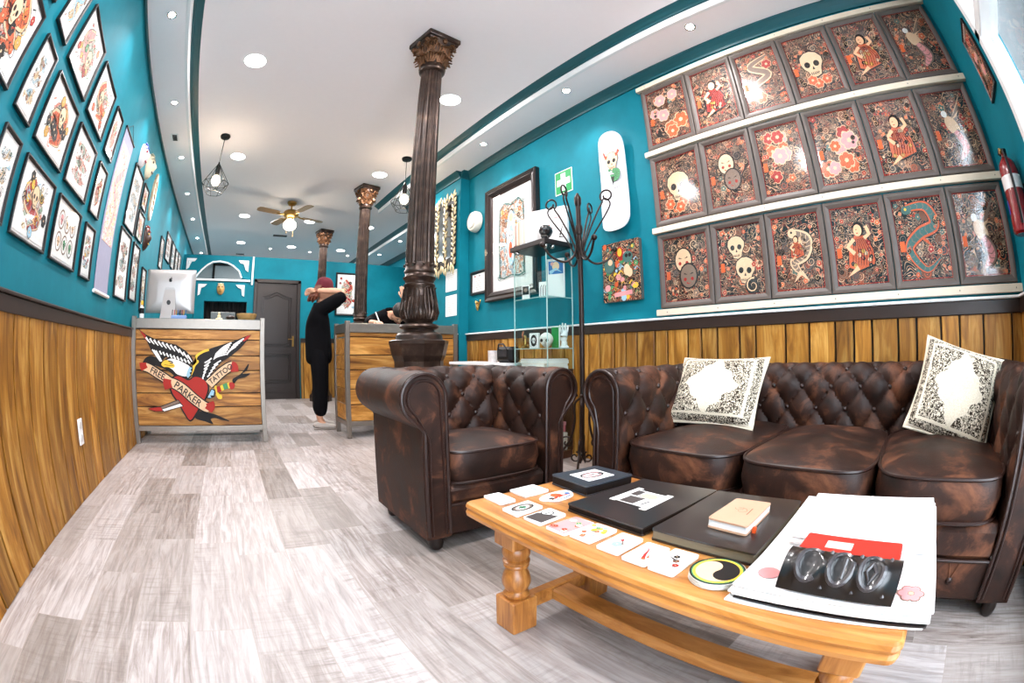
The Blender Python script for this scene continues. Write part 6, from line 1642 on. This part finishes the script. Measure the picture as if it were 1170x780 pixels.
pieces(mb, 'tooth', plain(c(90,84,78), .4), t)
for k, (y, h, w, col, lab) in enumerate([(2.72,.17,.03,'red','thin red book'), (2.685,.19,.036,'cream','cream book'), (2.64,.2,.042,'white','white book'), (2.595,.2,.03,'white','slim white book nearest the big box')]):
    t = item('book', lab + ' standing on top of the glass cabinet', 'book', (2.12, y, 1.641), 0, 'books on top of the glass cabinet')
    MB().box(-.06,.06,-w/2,w/2,0,h,0,.002).build('cover', M_INK[PK.index(col)] if col != 'white' else M_PAPER, t); MB().box(-.062,-.058,-w/2+.004,w/2-.004,.003,h-.003).build('spine', plain(c(200,190,176), .5), t)
# shelf 1
t = item('postcard_stand', 'white card with blue portrait on the upper glass shelf', 'card', (2.24, 2.44, 1.218), R(-65))
MB().box(-.07,.07,-.005,.005,0,.30,0,.001).build('card', M_PAPER, t)
a = Art(21); a.ngon([(-.06,.04),(.06,.04),(.06,.14),(-.06,.14)], 'blue'); a.disc(0,.1,.03,'cream',.035); a.rib([(-.05,.05),(0,.08),(.05,.05)], .03, 'lb'); a.flower(-.03,.12,.014,'pink'); a.build('portrait', t, (0,-.0055,.14))
t = item('photo_print', 'small black and white photo leaning on the upper glass shelf', 'photo', (2.12, 2.66, 1.218), R(-75))
MB().box(-.035,.035,-.002,.002,0,.11).build('print', M_PAPER, t)
a = Art(22); a.ngon([(-.03,-.02),(.03,-.02),(.03,.045),(-.03,.045)], 'blk'); a.disc(0,.015,.016,'grey'); a.build('photo_image', t, (0,-.0025,.055))
t = item('photo_print', 'small grey card with dark arches on the upper glass shelf beside the portrait card', 'photo', (2.16, 2.50, 1.218), R(-70))
MB().box(-.035,.035,-.002,.002,0,.12).build('print', M_PAPER, t)
a = Art(23); [a.rib([(-.02+.02*q,-.05),(-.02+.02*q,.02),(-.01+.02*q,.035)], .006, 'dgrey', False) for q in range(3)]; a.build('photo_image', t, (0,-.0025,.06))
# shelf 2
t = item('skull_figurine', 'white skull-faced figurine on the lower glass shelf', 'figurine', (2.15, 2.46, .838), R(-60))
MB().grid(sk, 30, 20, closeu=True).build('skull', plain(c(220,216,210), .4), t, norm=True); mb = MB()
for s in (-1, 1): mb.sphere((s*.02,-.048,.056), .013, 0, 10, 6, (1,.5,1))
pieces(mb, 'eye_socket', M_BLACK, t)
t = item('white_book', 'black and white patterned book beside the skull figurine', 'book', (2.14, 2.585, .838), R(-80))
MB().box(-.045,.045,-.01,.01,0,.115,0,.002).build('cover', M_PAPER, t)
a = Art(24); a.disc(0,.0,.03,'blk',.045); a.skull(0,0,.02,'white'); [a.swirl(a.rd.uniform(-.03,.03), a.rd.uniform(-.05,.05), .012, 'dgrey') for _ in range(6)]; a.build('cover_print', t, (0,-.0105,.058))
t = item('golden_figurine', 'small brown and gold figurine at the rear of the lower glass shelf', 'figurine', (2.13, 2.69, .838))
MB().lathe([(.03,0),(.032,.008),(.014,.02),(.02,.05),(.012,.075)], 16).sphere((0,0,.088), .016).build('figure', M_BRASS, t); MB().tube([(-.01,0,.06),(-.04,-.02,.1),(-.03,-.02,.13)], .007, 6).tube([(.01,0,.06),(.035,-.02,.03)], .007, 6).build('figure_arms', plain(c(150,80,40), .4), t)
t = item('green_book', 'bright green book standing on the lower glass shelf', 'book', (2.235, 2.45, .838), R(-70))
MB().box(-.03,.03,-.012,.012,0,.155,0,.002).build('cover', plain(c(20,130,60), .4), t); MB().box(-.028,.032,-.009,.009,.003,.152).build('pages', M_PAPER, t)
t = item('hand_figurine', 'white open hand sculpture on the lower glass shelf', 'sculpture', (2.285, 2.41, .838), R(-70))
MB().lathe([(.035,0),(.035,.01),(.024,.02),(.022,.05)], 20).build('plinth', M_WHITE, t)
V = []; E_ = []; w = chain(V, E_, [(0,0,.04,.02), (0,0,.075,.026), (0,0,.1,.027)])
for k, (x, l) in enumerate(((-.026,.05),(-.009,.065),(.009,.06),(.026,.045))): chain(V, E_, [(x,0,.125,.0085), (x*1.2,-.004,.125+l*.5,.008), (x*1.35,-.002,.125+l,.0062)], w)
chain(V, E_, [(-.034,0,.075,.009), (-.055,-.004,.1,.008), (-.062,-.004,.12,.006)], 1)
skin_body('hand', V, E_, M_WHITE, t, 2)
# cupboard top: magazines
for k, (lab, dz, w, col) in enumerate([('lowest white magazine under the glass cabinet shelf', .0, .15, 'white'), ('cream magazine in the middle of the cabinet stack', .022, .14, 'cream'), ('thick white magazine in the cabinet stack', .042, .15, 'white'), ('topmost thin magazine in the cabinet stack', .068, .14, 'grey')]):
    t = item('magazine', lab, 'magazine', (2.215, 2.56, .681+dz), R(4*k-6), 'magazines stacked in the cabinet')
    th = (.02,.018,.024,.01)[k]
    MB().box(-.115,.115,-w,w,0,th,0,.001).build('pages', M_PAPER, t); MB().box(-.117,.117,-w-.002,w+.002,th,th+.0015).box(-.117,.117,-w-.002,w+.002,-.0005,0).build('cover', M_INK[PK.index(col)], t)
# open shelves below
t = item('toy_figure', 'small blue and white toy figure on the dark cupboard shelf', 'figurine', (2.24, 2.42, .422))
MB().lathe([(.03,0),(.034,.02),(.026,.07),(.014,.085)], 16).build('toy_body', plain(c(40,110,130), .4), t); MB().sphere((0,0,.105), .026).tube([(.02,0,.06),(.04,-.01,.1)], .009, 6).tube([(-.02,0,.06),(-.04,-.01,.1)], .009, 6).build('toy_head', plain(c(220,214,210), .4), t)
t = item('pink_box', 'small pink cardboard box low in the cabinet cupboard', 'box', (2.22, 2.5, .20))
MB().box(-.09,.09,-.08,.08,0,.075,0,.002).build('box_body', plain(c(214,120,140), .5), t); MB().box(-.092,.092,-.082,.082,.05,.077,0,.002).build('lid', plain(c(226,150,166), .5), t)
t = item('white_carton', 'white carton under the pink box in the cabinet cupboard', 'box', (2.21, 2.52, .061))
MB().box(-.1,.1,-.12,.12,0,.135,0,.002).build('box_body', M_PAPER, t); MB().box(-.02,.02,-.122,.122,.1,.1365).build('tape', plain(c(200,180,140), .4), t)
# side table with mug and bag
t = thing('side_table', 'low white-topped side table with steel legs behind the armchair', 'table', (2.17, 3.22, 0))
MB().box(-.15,.15,-.42,.50,.70,.725,0,.003).build('table_top', M_WHITE, t)
for x in (-.13,.13):
    for y in (-.4,.48): MB().box(x-.015,x+.015,y-.015,y+.015,0,.70,0,.002).build('leg', M_STEEL, t)
t = thing('patterned_mug', 'white patterned mug on the side table behind the armchair', 'mug', (2.10, 3.09, .725))
MB().lathe([(.036,0),(.04,.005),(.042,.1),(.039,.1),(.037,.01),(.01,.008)], 28, cap=False).build('cup', plain(c(214,206,204), .35, var=.3), t, norm=True)
MB().tube([(.04,0,.08),(.068,0,.075),(.07,0,.035),(.04,0,.025)], .006, 8).build('handle', M_PAPER, t)
t = thing('camera_bag', 'black bag on the side table beside the patterned mug', 'bag', (2.11, 2.88, .725))
MB().box(-.06,.06,-.1,.1,0,.13,0,.025).build('bag_body', M_BLACK, t); MB().tube([(-.062,-.06,.11),(-.075,-.03,.15),(-.075,.03,.15),(-.062,.06,.11)], .007, 8).box(-.064,-.06,-.06,.06,.05,.1,0,.002).build('strap', plain(c(36,34,38), .6), t)

# ================================================================== wrought-iron coat stand
t = thing('coat_stand', 'wrought-iron coat stand with curled hooks between armchair and sofa', 'coat stand', (2.085, 2.03, 0), R(20))
M_WR = plain(c(46,34,30), .4, .6, name='wrought_iron', var=.2)
MB().tube([(0,0,.1),(0,0,1.80)], .017, 12).lathe([(.022,1.60),(.027,1.63),(.022,1.66)], 14).lathe([(.022,1.42),(.026,1.45),(.022,1.48)], 14).lathe([(.017,1.8),(.024,1.82),(.026,1.86),(.014,1.885),(.006,1.9)], 16).build('pole', M_WR, t)
for k in range(4):
    q = Matrix.Rotation(PI/2*k, 4, 'Z')
    S1 = [(.02,0,1.46)]+[(.02+.15*(i/10), 0, 1.46+.33*(i/10)**.8) for i in range(1, 11)]
    cen = (.215, 1.845)
    sp = [(cen[0]+(.05-.028*i/20)*math.cos(R(230-420*i/20)), 0, cen[1]+(.05-.028*i/20)*math.sin(R(230-420*i/20))) for i in range(21)]
    o = MB().tube([q @ Vector(p) for p in smooth_path(S1[:-1]+sp, 2)], .0065, 8).tube([q @ Vector(p) for p in smooth_path([(.02,.006,1.43),(.1,.008,1.58),(.2,.008,1.72),(.235,.006,1.79),(.2,.003,1.83),(.18,0,1.81)], 5)], .0055, 8).build('upper_hook', M_WR, t)
    q = Matrix.Rotation(PI/2*k+PI/4, 4, 'Z')
    o = MB().tube([q @ Vector(p) for p in smooth_path([(.018,0,1.55),(.04,0,1.45),(.11,0,1.40),(.2,0,1.43),(.255,0,1.50)], 6)], .008, 8).sphere(q @ Vector((.26,0,1.51)), .02, 0, 14, 10).build('lower_hook', M_WR, t)
    q = Matrix.Rotation(PI/2*k+.3, 4, 'Z')
    mb = MB().tube([q @ Vector(p) for p in smooth_path([(.015,0,.50),(.05,0,.46),(.05,0,.34),(.08,0,.22),(.16,0,.1),(.215,0,.02),(.24,0,.012)], 5)], .008, 8)
    mb.tube([q @ Vector((.10+p[0], 0, .2+p[1])) for p in spiral(0,0,.055,.012,-1.2,1.3,22)], .006, 7)
    mb.tube([q @ Vector((.045+p[0], 0, .10+p[1])) for p in spiral(0,0,.04,.01,1.8,1.2,18)], .006, 7).sphere(q @ Vector((.04,0,.52)), .012)
    mb.build('scroll_foot', M_WR, t)
